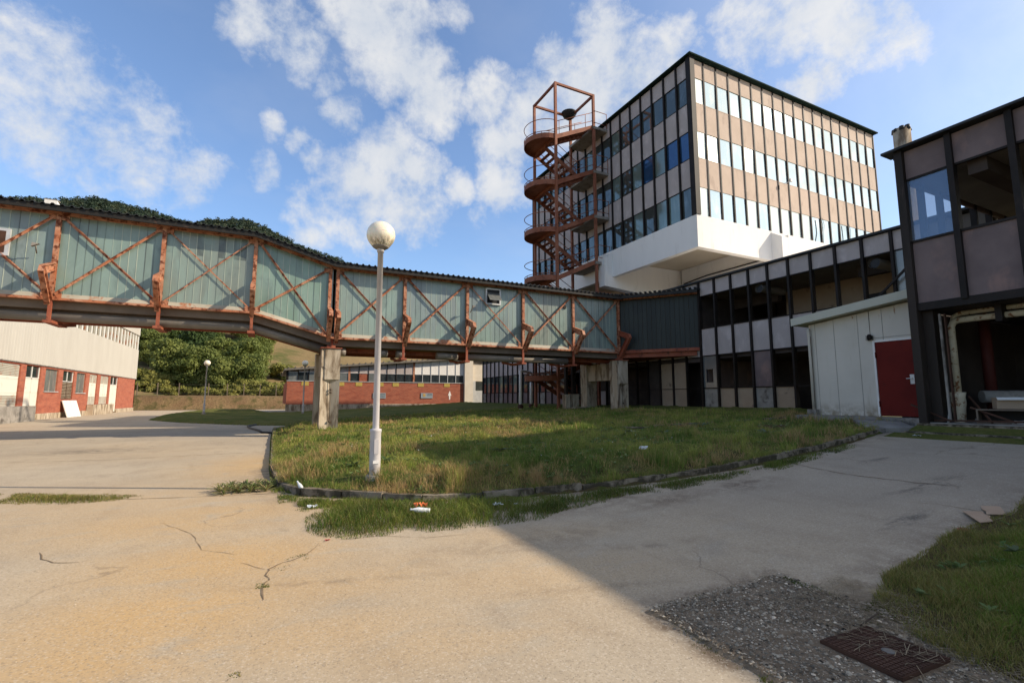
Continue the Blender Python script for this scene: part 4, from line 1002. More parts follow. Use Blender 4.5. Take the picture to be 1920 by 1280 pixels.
    for lab, a_, b_ in sticks:
        s = MB(); s.beam((XN+a_[0], a_[1], a_[2]), (XN+b_[0], b_[1], b_[2]), .03, .04); o = s.build('batten', RUSTP); tag(o, lab, 'batten', 'loose sticks in the open bay')
block()

# ------------------------------------------------------------------ white shed
def shed():
    XS = 15.7; t = T('metal_shed', 'off white sheet metal shed with a dark red door and sloping roof edge', 'shed', (XS, 8, 1))
    yL, yR, zb_ = 9.75, 6.36, .99; yd0, yd1 = 7.86, 6.86; zd = 3.12
    def ztop(y): return 3.88+(9.75-y)*.10
    b = MB()
    for (a, c, lo) in ((yL, yd0+.05, zb_), (yd0+.05, yR, zd+.06)):
        b.hexa([(XS, c, lo), (XS+.08, c, lo), (XS+.08, a, lo), (XS, a, lo), (XS, c, ztop(c)), (XS+.08, c, ztop(c)), (XS+.08, a, ztop(a)), (XS, a, ztop(a))])
    b.hexa([(XS+.08, yL, zb_), (XS+3.7, yL, zb_), (XS+3.7, yL-.08, zb_), (XS+.08, yL-.08, zb_), (XS+.08, yL, 3.9), (XS+3.7, yL, 3.9), (XS+3.7, yL-.08, 3.9), (XS+.08, yL-.08, 3.9)])
    b.box(XS, XS+.08, yR, yd1-.06, zb_, zd+.06)
    b.build('wall', SHEDW, t)
    b = MB()
    for y in (9.55, 8.97, 8.28, 7.62):
        b.box(XS-.004, XS, y-.006, y+.006, zb_ if y > 7.95 else zd+.06, ztop(y)-.02)
    b.box(XS-.004, XS, yR, yd0+.1, zd+.12, zd+.135)
    b.build('seam', CONCD, t)
    y0, y1 = 10.1, 6.34
    b = MB(); b.hexa([(XS-.38, y1, ztop(y1)+.03), (XS-.35, y1, ztop(y1)+.03), (XS-.35, y0, ztop(y0)+.03), (XS-.38, y0, ztop(y0)+.03), (XS-.38, y1, ztop(y1)+.27), (XS-.35, y1, ztop(y1)+.27), (XS-.35, y0, ztop(y0)+.27), (XS-.38, y0, ztop(y0)+.27)])
    b.hexa([(XS-.35, y1, ztop(y1)+.04), (XS+3.7, y1, ztop(y1)+.04), (XS+3.7, y0, ztop(y0)+.04), (XS-.35, y0, ztop(y0)+.04), (XS-.35, y1, ztop(y1)+.2), (XS+3.7, y1, ztop(y1)+.2), (XS+3.7, y0, ztop(y0)+.2), (XS-.35, y0, ztop(y0)+.2)])
    b.build('roof', SHEDR, t)
    d = MB(); d.box(XS+.0, XS+.05, yd1, yd0-.01, zb_+.02, zd); dr = d.build('door', REDP, t)
    h = MB(); h.box(XS-.006, XS+.0, 6.96, 7.06, 1.9, 2.16); h.build('lock_plate', ALU, dr)
    h = MB(); h.box(XS-.05, XS-.007, 7.0, 7.02, 2.04, 2.06); h.box(XS-.06, XS-.04, 7.0, 7.13, 2.04, 2.06); h.build('handle', ALU, dr)
    h = MB(); h.box(XS-.015, XS+.06, yd0, yd0+.05, zb_, zd+.06); h.box(XS-.015, XS+.06, yd1-.06, yd0, zd+.005, zd+.06); h.build('door_frame', WHITE, t)
    for z in (1.35, 2.75): h = MB(); h.tube([(XS-.02, yd0-.01, z-.08), (XS-.02, yd0-.01, z+.08)], .016, 6); h.build('hinge', REDP, t)
    c = on_x(1630, 632, XS-.06); h = MB(); h.lathe((XS-.06, c[1], c[2]-.07), [(0, -.03), (.05, -.02), (.07, .02), (.07, .10), (.04, .15), (0, .15)], 10)
    for i in range(6): a = i*math.pi/3; h.tube([(XS-.06+.08*math.cos(a), c[1]+.08*math.sin(a), c[2]-.1), (XS-.06+.08*math.cos(a), c[1]+.08*math.sin(a), c[2]+.05)], .006, 4)
    h.tube([(XS-.01, c[1], c[2]+.08), (XS-.01, c[1]+.0, ztop(c[1]))], .006, 4); h.build('wall_lamp', DARKM, t)
    h = MB(); yy = 9.72; h.tube([(XS-.1, yy, 3.75), (XS-.08, yy, 3.6), (XS-.06, yy, 3.45), (XS-.06, yy, 1.15)], .05, 8); h.build('downpipe', SHEDW, t)
    h = MB(); h.tube([(XS-.12, yy-.07, 1.2), (XS-.09, yy-.07, 2.2), (XS-.1, yy-.06, 3.5)], .008, 4); h.build('cable', RUSTP, t)
    h = MB(); h.box(XS-.18, XS+.1, yy-.12, yy+.16, .9, 1.16); h.build('drain_block', CONCD, t)
shed()

# ------------------------------------------------------------------ factory hall (left)
def hall():
    XH = -15.; t = T('factory_hall', 'long factory hall of cream sheet cladding above a red brick ground floor', 'factory', (XH, 50, 0))
    Y0, Y1 = 28., on_x(249, 770, XH)[1]; ZB = 3.92
    yy = lambda px, py=775: on_x(px, py, XH)[1]
    # ribbed cladding
    mb = MB(); n = int((Y1-Y0)/.4); V = []; F = []
    prof = [(0, 0), (.30, 0), (.32, .009), (.38, .009)]
    for i in range(n):
        for dy, dx in prof: V.append((XH+.06+dx, Y0+i*.4+dy))
    V.append((XH+.06, Y1)); k = len(V)
    def band(z0, z1, nm):
        b = MB(); vs = [(x, y, z0) for x, y in V]+[(x, y, z1) for x, y in V]; b.raw(vs, [(i, i+1, k+i+1, k+i) for i in range(k-1)])
        b.box(XH-.3, XH+.05, Y0, Y1, z0, z1); b.build(nm, CORR, t)
    band(ZB, 7.45, 'cladding'); band(9.25, 10.9, 'cladding')
    b = MB(); b.box(XH-18, XH-.31, Y0, Y1-.01, 0, 10.85); b.box(XH-.31, XH+.0, Y1-.3, Y1, 0, 3.9); b.build('wall', CORR, t)
    b = MB(); b.box(XH-18.2, XH+.2, Y0, Y1+.1, 10.9, 11.0); b.build('roof', ROOFG, t)
    # strip window
    b = MB(); b.box(XH-.3, XH-.1, Y0, Y1-.02, 7.45, 9.25); b.build('strip_glazing', GLD, t)
    y = Y1-.1; i = 0
    while y > Y0 and i < 60:
        b = MB(); b.box(XH-.1, XH-.02, y-.09, y+.09, 7.46, 9.24); b.build('strip_mullion', SILL if i % 2 else WOODW, t); y -= .62; i += 1
    # brick ground floor: openings list (y0,y1,zbottom,ztop,kind)
    def zz_(px, py): return on_x(px, py, XH)[2]
    ops = []
    ops.append((yy(-60), yy(31, 764), .95, 3.75, 'louvre'))
    ops.append((yy(41.5, 764), yy(68, 778), .05, 3.78, 'tall'))
    ops.append((yy(82, 733), yy(106, 735), zz_(90, 733), 3.72, 'win'))
    ops.append((yy(113, 755), yy(134, 757), 1.45, 3.72, 'mesh'))
    ops.append((yy(141, 736), yy(158, 737), zz_(150, 736), 3.72, 'win'))
    ops.append((yy(163, 760), yy(178, 760), .95, 3.75, 'louvre'))
    ops.append((yy(184, 759), yy(200, 759), .95, 3.75, 'louvre'))
    ops.append((yy(201.5, 774), yy(216, 774), .1, 3.78, 'tall'))
    last = Y0; b = MB()
    for (a, c, z0, z1, kd) in ops:
        if a > last: b.box(XH-.3, XH, last, a, .42, ZB-.005)
        if z0 > .5: b.box(XH-.3, XH, a, c, .42, z0)
        b.box(XH-.3, XH-.002, a, c, z1, ZB-.005)
        last = c
    b.box(XH-.3, XH, last, Y1, .42, ZB-.005); b.build('brick_wall', BRICK, t)
    b = MB(); pr = Y0
    for (a, c, z0, z1, kd) in ops:
        if kd == 'tall': b.box(XH-.3, XH+.04, pr, a, 0, .42); pr = c
    b.box(XH-.3, XH+.04, pr, Y1, 0, .42); b.build('plinth', CONC, t)
    b = MB(); b.box(XH+.045, XH+.75, yy(-40), yy(38, 789)-.1, 0, 1.0); b.build('loading_dock', CONCD, t)
    b = MB(); b.box(XH+.045, XH+.5, yy(160, 775), yy(200.5, 772), 0, .95); b.build('loading_dock', CONC, t)
    for (a, c, z0, z1, kd) in ops:
        w = c-a; bk = MB(); bk.box(XH-.29, XH-.25, a, c, z0, z1); bk.build('backing', BLACKM, t)
        if kd == 'win':
            f = MB(); f.box(XH-.18, XH-.14, a+.04, c-.04, z0+.04, z1-.04); p = f.build('window', GLP, t)
            f = MB(); f.box(XH-.14, XH-.10, a, a+.06, z0, z1); f.box(XH-.14, XH-.10, c-.06, c, z0, z1); f.box(XH-.14, XH-.1, a+.06, c-.06, z1-.06, z1); f.box(XH-.14, XH-.1, a+w/2-.03, a+w/2+.03, z0, z1-.06); f.build('frame', CONCD, p)
            f = MB(); f.box(XH-.13, XH+.08, a-.1, c+.1, z0-.07, z0-.001); f.build('sill', ALU, p)
            continue
        zt = z1
        if kd in ('tall', 'mesh'):
            zt = z1-.85
            f = MB(); f.box(XH-.16, XH-.13, a+.03, c-.03, zt+.05, z1-.03); p = f.build('transom_window', GLD, t)
            f = MB()
            for q in (a, a+w/2-.03, c-.06): f.box(XH-.13, XH-.09, q, q+.06, zt, z1)
            f.box(XH-.125, XH-.09, a+.06, c-.06, zt, zt+.05); f.build('frame', WOODW, p)
        m2 = {'tall': RW, 'louvre': RW, 'mesh': RUSTP}[kd]; mid = a+w/2
        for (p0, p1) in ((a+.03, mid-.015), (mid+.015, c-.03)):
            f = MB(); f.box(XH-.14, XH-.10, p0, p1, z0+.03, zt-.02)
            for z in np.linspace(z0+.03, zt-.08, 4): f.box(XH-.10, XH-.085, p0, p1, z, z+.05)
            f.box(XH-.10, XH-.085, p0, p0+.05, z0+.03, zt-.02); f.box(XH-.10, XH-.085, p1-.05, p1, z0+.03, zt-.02)
            dd = f.build('door', m2, t)
            if kd == 'louvre':
                f = MB()
                for (u0, u1) in ((zt-.75, zt-.12), (z0+.1, z0+.75)):
                    z = u0
                    while z < u1: f.box(XH-.084, XH-.06, p0+.06, p1-.06, z, z+.045); z += .1
                f.build('louvre', SILL, dd)
            if kd == 'mesh':
                f = MB(); z = z0+.1
                while z < zt-.1: f.box(XH-.084, XH-.07, p0+.05, p1-.05, z, z+.03); z += .12
                f.build('grille', PIPEC, dd)
    b = MB(); b.box(XH+.045, XH+.085, Y0, Y1, 3.86, 3.93); b.build('drip_edge', CONCD, t)
    # roof stack
    c = on_x(100, 380, XH-6); y = c[1]
    b = MB(); b.prism([(y-.3, 10.9), (y+2.6, 10.9), (y+.7, c[2]-.1), (y-.3, c[2]+.15)], 'a', XH-6.6, XH-5.6); b.build('roof_vent', WHITE, t)
    b = MB(); b.box(XH-6.65, XH-5.55, y-.25, y+.35, c[2]+.16, c[2]+.26); b.build('vent_cap', CONCD, t)
    # boards leaning on the wall
    ya, yb = yy(109, 785), yy(136, 783)
    n = 4; w = (yb-ya)/n
    for i in range(n):
        s = MB(); a = ya+i*w; s.hexa([(XH+.5, a+.03, 0.01), (XH+.56, a+.03, .01), (XH+.56, a+w-.03, .01), (XH+.5, a+w-.03, .01), (XH+.08, a+.03, 1.35), (XH+.14, a+.03, 1.35), (XH+.14, a+w-.03, 1.35), (XH+.08, a+w-.03, 1.35)])
        o = s.build('leaning_board', WOODW); tag(o, ['nearest', 'second', 'third', 'farthest'][i]+' white board of the row leaning under the meshed door of the hall', 'board', 'white boards leaning against the factory hall')
hall()

# ------------------------------------------------------------------ brick workshop (far)
def workshop():
    YW = 51.8; xa, xb = on_y(537, 740, YW)[0], on_y(869, 740, YW)[0]
    t = T('brick_workshop', 'low red brick workshop with a strip of windows under a sloping roof', 'workshop', (xa, YW, .6))
    zs = 3.2; rl, rr = 4.28, 6.0; n = 19; m = (xb-xa)/n; zr = lambda x: rl+(rr-rl)*(x-xa)/(xb-xa)
    b = MB(); b.box(xa, xb, YW, YW+.3, .95, zs); b.box(xa, xa+.3, YW+.301, YW+14, .95, zs); b.build('brick_wall', BRICK, t)
    b = MB(); b.box(xa-.04, xb, YW-.04, YW+.3, .3, .95); b.build('plinth', CONC, t)
    b = MB(); b.box(xa-.05, xb, YW-.06, YW+.2, zs, zs+.06); b.build('sill', ALU, t)
    for k in range(n):
        a0, a1 = xa+k*m+.04, xa+(k+1)*m-.04
        w = MB(); w.box(a0, a1, YW+.04, YW+.07, zs+.07, 4.08)
        mt = GLP if k in (0, 2, 5, 8) else (STEELD if k == 7 else GLD); w.build('window', mt, t)
        if zr(a0)-.1 > 4.2:
            w = MB(); w.hexa([(a0, YW+.03, 4.12), (a1, YW+.03, 4.12), (a1, YW+.07, 4.12), (a0, YW+.07, 4.12), (a0, YW+.03, zr(a0)-.08), (a1, YW+.03, zr(a1)-.08), (a1, YW+.07, zr(a1)-.08), (a0, YW+.07, zr(a0)-.08)]); w.build('upper_panel', PANELS if k < 13 else WHITE, t)
    for k in range(n+1):
        x = xa+k*m; big = k in (6, 13, 0); w = MB(); d = .1 if big else .035
        w.box(x-d, x+d, YW-.02, YW+.1, zs+.06, zr(x)-.06); w.build('post' if big else 'mullion', STEEL if big and k else (ALU if k > 13 else DARKM), t)
    b = MB(); b.box(xa, xb, YW+.0, YW+.1, 4.08, 4.12); b.build('transom', ALU, t)
    b = MB(); b.hexa([(xa-.3, YW-.5, zr(xa-.3)-.06), (xb+.3, YW-.5, zr(xb+.3)-.06), (xb+.3, YW+14, zr(xb+.3)-.06), (xa-.3, YW+14, zr(xa-.3)-.06), (xa-.3, YW-.5, zr(xa-.3)+.14), (xb+.3, YW-.5, zr(xb+.3)+.14), (xb+.3, YW+14, zr(xb+.3)+.14), (xa-.3, YW+14, zr(xa-.3)+.14)]); x = xa
    while x < xb: b.box(x, x+.12, YW-.56, YW-.4, zr(x)+.14, zr(x)+.24); x += .6
    b.build('roof', PIPEM, t)
    b = MB(); b.box(xa+.31, xb, YW+3, YW+3.1, .9, 4.2); b.build('inner_wall', INT, t)
    for px in (572, 639, 673, 713, 742, 789, 838):
        c = on_y(px, 721, YW); w = MB(); w.box(c[0]-.33, c[0]+.33, YW-.03, YW-.005, 2.78, 3.16); w.build('ochre_patch', OCH, t)
    for i, px in enumerate((711, 800)):
        c = on_y(px, 741.5, YW); s = T('notice_board', ['grey blue notice board on the brick wall, seen just right of the tall lamp', 'grey blue notice board with an orange emblem on the brick wall'][i], 'sign', (c[0], YW, c[2]))
        w = MB(); w.box(c[0]-.66, c[0]+.66, YW-.07, YW-.01, c[2]-.28, c[2]+.28); bd = w.build('board', SIGNB, s)
        w = MB(); q = random.Random(i)
        for row in range(2 if i else 3):
            x = c[0]-(-.05 if i else .5)
            while x < c[0]+.5: l = q.uniform(.05, .12); w.box(x, x+l, YW-.078, YW-.071, c[2]+.14-row*.14, c[2]+.2-row*.14); x += l+.05
        w.build('lettering', DARKM, bd)
        if i: w = MB(); w.box(c[0]-.42, c[0]-.16, YW-.079, YW-.071, c[2]-.1, c[2]+.2); w.build('emblem', ORG, bd)
    c = on_y(843, 741, YW); s = MB(); zc = c[2]; x = c[0]
    out = [(x-.06, zc-.46), (x+.06, zc-.46), (x+.09, zc), (x+.2, zc-.05), (x+.1, zc+.28), (x+.06, zc+.3), (x+.07, zc+.42), (x, zc+.48), (x-.07, zc+.42), (x-.06, zc+.3), (x-.1, zc+.28), (x-.2, zc-.05), (x-.09, zc)]
    s.prism(out, 'b', YW-.02, YW-.005); o = s.build('painted_figure', WHITE); tag(o, 'small white figure shape on the brick wall near the white pillar', 'wall mark')
    # rendered pillar and door beyond
    e = T('rendered_porch', 'white rendered pillar with a glazed white door joining the workshop', 'porch', (xb, YW, .7))
    b = MB(); b.box(xb+.05, xb+1.05, YW-.25, YW+.3, .5, 6.0); b.build('pillar', CREAMW, e)
    b = MB(); b.box(xb+1.05, xb+4, YW+.1, YW+.2, 3.5, 5.6); b.build('upper_panel', CREAMW, e)
    b = MB(); b.box(xb+1.2, xb+2.6, YW+.1, YW+.2, .8, 2.4); b.box(xb+1.2, xb+1.5, YW+.1, YW+.2, 2.4, 3.5); b.build('door', ALU, e)
    b = MB(); b.box(xb+1.5, xb+2.6, YW+.1, YW+.15, 2.42, 3.45); b.build('glazing', GLL, e)
    b = MB(); b.box(xb+1.05, xb+4, YW-.1, YW+.5, 5.62, 5.9); b.build('roof', ROOFG, e)
OCH = M('ochre paint', (.42, .30, .07), (.5, .36, .1), 4, .8, bump=0)
SIGNB = M('grey blue enamel', (.24, .29, .32), (.33, .37, .39), 4, .5, bump=0)
ORG = M('orange enamel', (.5, .3, .08), (.55, .35, .12), 4, .5, bump=0)
CREAMW = M('warm white render', (.66, .58, .46), (.72, .65, .54), 2, .85, c3=(.3, .26, .2), s3=4, t3=(.66, .8), bump=.1)
workshop()

# ------------------------------------------------------------------ lamps
def lamp_mat():
    t = NT('grey white pole paint'); o = t.n('ShaderNodeTexCoord'); sp = t.n('ShaderNodeSeparateXYZ'); t.l(o.outputs['Object'], sp.inputs[0])
    c = t.mix(t.rng(t.noise(3, 5, .6), .3, .7), (.48, .45, .43), (.56, .53, .51))
    c = t.mix(t.rng(t.noise(14, 6, .7, t.map((1, 1, .4))), .62, .74), c, (.30, .20, .14))
    low = t.math('MULTIPLY', t.rng(sp.outputs[2], .30, .0, 0, 1), t.rng(t.noise(9, 6, .7), .35, .6), True)
    c = t.mix(low, c, (.16, .10, .055)); t.base(c); t.set(Roughness=.5, Specular_IOR_Level=.3); return t.m
LAMPP = lamp_mat()
def lamp_proto(loc, label):
    t = T('street_lamp', label, 'lamp', loc, 0, 'globe lamps standing in the grass')
    b = MB(loc)
    b.lathe((0, 0, 0), [(.092, -.1), (.09, .72), (.094, .74), (.098, .76), (.095, .79), (.055, .80)], 20); o = b.build('base_sleeve', LAMPP, t)
    b = MB(loc); b.box(-.05, .05, -.099, -.09, .22, .27); b.build('sticker', WHITE, o)
    b = MB(loc); b.box(-.035, .035, -.096, -.088, .38, .62); b.build('hatch', LAMPW, o)
    b = MB(loc); b.lathe((0, 0, 0), [(.15, -.1), (.15, .02), (.13, .03), (.09, .03)], 14); b.build('footing', CONCD, o)
    b = MB(loc); b.lathe((0, 0, 0), [(.055, .79), (.048, 3.9), (.06, 3.9), (.062, 3.97), (.05, 3.98), (.05, 4.02)], 16); b.build('pole', LAMPP, t)
    b = MB(loc); prof = [(.10, 3.985), (.15, 4.01)]; c = 4.20; rr = .245
    for i in range(1, 19):
        a = -math.pi/2+.75+i*(math.pi-.75)/18; prof.append((rr*math.cos(a)+1e-4, c+.02+rr*math.sin(a)))
    b.lathe((0, 0, 0), prof, 32); g = b.build('globe', GLOBE, t)
    b = MB(loc); b.lathe((0, 0, 0), [(.0, 3.95), (.09, 3.96), (.135, 3.99), (.155, 4.02), (.1, 4.03)], 24); b.build('globe_collar', CONCD, t)
    return t
def globe_mat():
    t = NT('opal globe'); sp = t.n('ShaderNodeSeparateXYZ'); o = t.n('ShaderNodeTexCoord'); t.l(o.outputs['Object'], sp.inputs[0])
    c = t.mix(t.rng(t.noise(3, 5, .6), .4, .7), (.88, .80, .62), (.84, .75, .56))
    streak = t.noise(22, 6, .7, t.map((1, 1, .06), o.outputs['Object']))
    low = t.rng(sp.outputs[2], 4.24, 3.99, 0, 1)
    c = t.mix(t.math('MULTIPLY', t.rng(streak, .42, .6), low, True), c, (.22, .17, .10))
    seam = t.rng(t.math('ABSOLUTE', t.math('SUBTRACT', sp.outputs[2], 4.235)), .0, .006, .6, 0)
    c = t.mix(t.math('MULTIPLY', seam, t.rng(t.noise(9, 3, .5, None), .45, .55), True), c, (.15, .12, .08))
    t.base(c); t.set(Roughness=.32, Specular_IOR_Level=.5, Subsurface_Weight=.15); return t.m
GLOBE = globe_mat()
def lz(x, y): return float(lawn_z(np.array([x]), np.array([y]), sdist(np.array([x]), np.array([y]), LAWN_POLY))[0])
lx, ly = 1.62, 8.42
lp = lamp_proto((lx, ly, lz(lx, ly)), 'tall globe lamp in the foreground, its grey white pole crossing the whole footbridge')
lp.rotation_euler = (0, R(-.3), 0); lp.scale = (1, 1, .982)
q = on_z(382, 771, .45); dup(lp, (q[0], q[1], .30), 0, 'small distant globe lamp at the end of the drive, left of the bridge pillar')
q = on_z(567.5, 776, .25); dup(lp, (q[0], q[1], .24), 0, 'globe lamp just left of the concrete pillar, before the brick workshop')

# ------------------------------------------------------------------ bank, hill, trees
def bank():
    X, Y, F = grid(-75, 30, 74, 92, .8)
    h = 1.9*sstep(76.0, 78.6, Y+.02*X)+.25*(fbm(X, Y, 3, 51)-.5)*sstep(75, 77, Y)-.15*sstep(76, 74, Y)
    o = np_mesh('bank', np.c_[X, Y, h+.02], F, DRYB, smooth=True); tag(o, kind='structure')
bank()
RX = np.array([-900, 0, 47, 100, 169, 208, 286, 339, 365, 378, 453, 482, 552, 599, 637, 700, 800, 1000, 1300, 3000.])
RY = -1+np.array([400, 378, 379, 380, 379, 386, 406, 424, 424, 422, 420, 430, 463, 483, 496, 520, 580, 660, 700, 700.])
def ridge_tan(az):  # az in camera frame (tan of azimuth): X/Y
    px = 960+az*880; py = np.interp(px, RX, RY); a = 640-py
    return (a*CT+907*ST)/(907*CT-a*ST)
def hill_h(cx, cy):
    X = cx*FY-cy*FX; Yd = cx*FX+cy*FY; r = np.hypot(X, Yd); az = X/np.maximum(Yd, 1)
    tt = ridge_tan(np.where(Yd > 1, az, -3)); H = 1.5+tt*360*np.cos(np.arctan(np.clip(az, -1.6, 1.6)))
    s = np.clip((r-95)/(360-95), 0, 1.35)
    prof = np.where(s < 1, s**1.15, 1-(s-1)*.6)
    return 1.7+(H-1.7)*prof+4*(fbm(cx, cy, 40, 61)-.5)*sstep(.1, .5, s)
def hill():
    na, nr = 150, 60; A = np.linspace(R(-75), R(55), na); Rr = 90+np.linspace(0, 1, nr)**1.2*400
    AA, RR = np.meshgrid(A, Rr); Xc = np.sin(AA)*RR; Yc = np.cos(AA)*RR
    x = FY*Xc+FX*Yc; y = -FX*Xc+FY*Yc
    h = hill_h(x, y); i = np.arange(na*nr).reshape(nr, na); F = np.stack([i[:-1, :-1], i[:-1, 1:], i[1:, 1:], i[1:, :-1]], -1).reshape(-1, 4)
    o = np_mesh('hill', np.c_[x.ravel(), y.ravel(), h.ravel()-.3], F, HILLM, smooth=True); tag(o, kind='structure')
hill()
def leaf_quads(P, N, size, rng, col):
    n = len(P); N = N+rng.normal(0, .55, (n, 3)); N /= np.linalg.norm(N, axis=1)[:, None]+1e-9
    u = np.cross(N, rng.normal(0, 1, (n, 3))); u /= np.linalg.norm(u, axis=1)[:, None]+1e-9; w = np.cross(N, u)
    s = size*rng.uniform(.6, 1.3, n)[:, None]
    V = np.stack([P-u*s, P-w*s*.55, P+u*s, P+w*s*.55], 1).reshape(-1, 3)
    F = np.arange(4*n).reshape(n, 4); C = np.repeat(col, 4, 0); return V, F, C
def crown(rng, nclump, nleaf, rx, rz, zc, size, c0, c1, lump=.42):
    d = rng.normal(0, 1, (nclump, 3)); d /= np.linalg.norm(d, axis=1)[:, None]; rad = rng.uniform(.35, 1, nclump)**.5
    C = d*rad[:, None]*np.array([rx, rx, rz])*.82; C[:, 2] += zc
    idx = rng.integers(0, nclump, nleaf); dd = rng.normal(0, 1, (nleaf, 3)); dd /= np.linalg.norm(dd, axis=1)[:, None]
    lr = lump*rx*rng.uniform(.6, 1.2, nclump)[idx]
    P = C[idx]+dd*(lr*rng.uniform(.65, 1.05, nleaf))[:, None]*np.array([1, 1, .8])
    mixc = np.clip(rng.random(nclump)[idx]*.7+rng.random(nleaf)*.3, 0, 1)[:, None]
    col = np.array(c0)*(1-mixc)+np.array(c1)*mixc
    return leaf_quads(P, dd+np.array([0, 0, .4]), size, rng, col)
TREEPAL = [((.075, .105, .028), (.19, .21, .055)), ((.12, .14, .034), (.30, .28, .08)), ((.05, .075, .028), (.12, .15, .045)), ((.19, .18, .045), (.38, .30, .085))]
FARPAL = [((.028, .05, .03), (.06, .085, .05)), ((.04, .06, .034), (.10, .11, .055)), ((.022, .04, .028), (.045, .065, .042))]  # far crowns: bluish dark greens, distance haze tinted into the leaf colours
def trees():
    rng = np.random.default_rng(4); protos = []
    kinds = [('broadleaf_tree', 'dark broadleaved tree', 3.6, 4.2, 5.2), ('broadleaf_tree', 'mid green rounded tree', 3.2, 3.6, 4.4), ('dark_tree', 'very dark dense tree', 3.0, 4.4, 5.0), ('shrub', 'yellowish green bush', 2.3, 2.1, 2.1)]
    for i, (nm, lb, rx, rz, zc) in enumerate(kinds):
        t = T(nm, lb, 'tree' if i < 3 else 'bush', (0, 0, 0), 0, 'trees and bushes behind the bank')
        V, F, C = crown(rng, 40 if i < 3 else 26, 9000 if i < 3 else 5000, rx, rz, zc, .19, *TREEPAL[i], lump=.36)
        np_mesh('crown', V, F, LEAFM, t, cols=dict(col=C*np.array([.86, 1.0, .9])))
        b = MB(); b.tube([(0, 0, -1), (.1, 0, zc*.4), (0, .1, zc)], [.22, .15, .08], 8)
        for k in range(5): a = k*1.3; b.tube([(0, 0, zc*.35+.2*k), (.55*rx*math.cos(a), .55*rx*math.sin(a), zc*.7+.5*k)], [.08, .03], 5)
        b.build('trunk', BARK, t); protos.append((t, lb))
    # positions: (pixel x of the trunk, distance along view, kind)
    places = []
    r = random.Random(9)
    for px in range(255, 545, 15): places.append((px+r.uniform(-5, 5), r.uniform(83, 88), 3 if r.random() < .6 else 1))
    for px in range(248, 505, 27): places.append((px+r.uniform(-9, 9), r.uniform(93, 103), r.choice([0, 1, 2])))
    for px in range(245, 500, 34): places.append((px+r.uniform(-10, 10), r.uniform(114, 124), r.choice([0, 1, 2, 0])))
    for px in range(245, 480, 38): places.append((px+r.uniform(-10, 10), r.uniform(130, 142), r.choice([0, 1, 0])))
    for px in range(245, 475, 42): places.append((px+r.uniform(-10, 10), r.uniform(150, 165), r.choice([0, 1, 2])))
    for px in range(258, 535, 17): places.append((px+r.uniform(-5, 5), r.uniform(80.5, 82), 3))
    for px in (530, 548, 566, 655, 690, 720): places.append((px, r.uniform(93, 100), 3))
    first = [True]*4; rown = {}
    places.sort(key=lambda a: a[1])
    names_h = ['second', 'third', 'fourth', 'fifth', 'top', 'lowest']
    def row(d): return 5 if d < 82.5 else 0 if d < 97 else 1 if d < 110 else 2 if d < 126 else 3 if d < 145 else 4
    rows_ = {}
    for p in places: rows_.setdefault((row(p[1]), p[2]), []).append(p)
    ordw = ['first', 'second', 'third', 'fourth', 'fifth', 'sixth', 'seventh', 'eighth', 'ninth', 'tenth', 'eleventh', 'twelfth', 'thirteenth', 'fourteenth', 'fifteenth', 'sixteenth', 'seventeenth', 'eighteenth', 'nineteenth', 'twentieth']
    for (rw, k), ps in rows_.items():
        ps.sort(key=lambda a: a[0])
        for j, (px, dep, _) in enumerate(ps):
            az = (px-960)/905; X = az*dep; x = FY*X+FX*dep; y = -FX*X+FY*dep; z = float(hill_h(np.array([x]), np.array([y]))[0])-.4
            z = max(z, 1.7)-(.9 if k == 3 else .3)
            t, lb = protos[k]; sc = r.uniform(.85, 1.2)*(.72 if rw == 5 else 1.15 if rw > 1 else 1.)
            lab = '%s, %s row behind bank, %s of that kind from hall' % (lb, names_h[rw], ordw[j])
            if first[k]: first[k] = False; o = t; o.location = (x, y, z); o['label'] = lab; o.rotation_euler = (0, 0, r.uniform(0, 6)); o.scale = (sc,)*3
            else: dup(t, (x, y, z), r.uniform(0, 6), lab, (sc, sc, sc*r.uniform(.9, 1.1)))
trees()
def forest():
    rng = np.random.default_rng(12); VV = []; FF = []; CC = []; n = 0; NT_ = 4600
    k = 0; att = 0
    while k < NT_ and att < 40000:
        att += 1
        azr = rng.uniform(R(-62), R(2)); rr = 150+rng.random()**.8*240
        X = math.sin(azr)*rr; Yd = math.cos(azr)*rr; px = 960+X/Yd*890
        if px < -250 and rng.random() < .7: continue
        if px > 470 and rr < 250: continue
        if px > 800: continue
        if rr < 175 and px > 455: continue
        x = FY*X+FX*Yd; y = -FX*X+FY*Yd; z = float(hill_h(np.array([x]), np.array([y]))[0])
        near = rr < 260; nl = 260 if near else 190
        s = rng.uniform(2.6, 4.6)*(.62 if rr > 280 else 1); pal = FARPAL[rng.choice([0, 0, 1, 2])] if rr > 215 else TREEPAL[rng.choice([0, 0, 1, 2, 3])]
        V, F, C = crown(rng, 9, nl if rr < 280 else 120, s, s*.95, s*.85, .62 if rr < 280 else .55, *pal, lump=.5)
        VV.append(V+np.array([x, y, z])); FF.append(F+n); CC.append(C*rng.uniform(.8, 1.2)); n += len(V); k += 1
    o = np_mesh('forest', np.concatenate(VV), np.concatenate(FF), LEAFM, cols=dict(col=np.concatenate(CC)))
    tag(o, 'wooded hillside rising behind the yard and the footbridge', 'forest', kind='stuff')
forest()
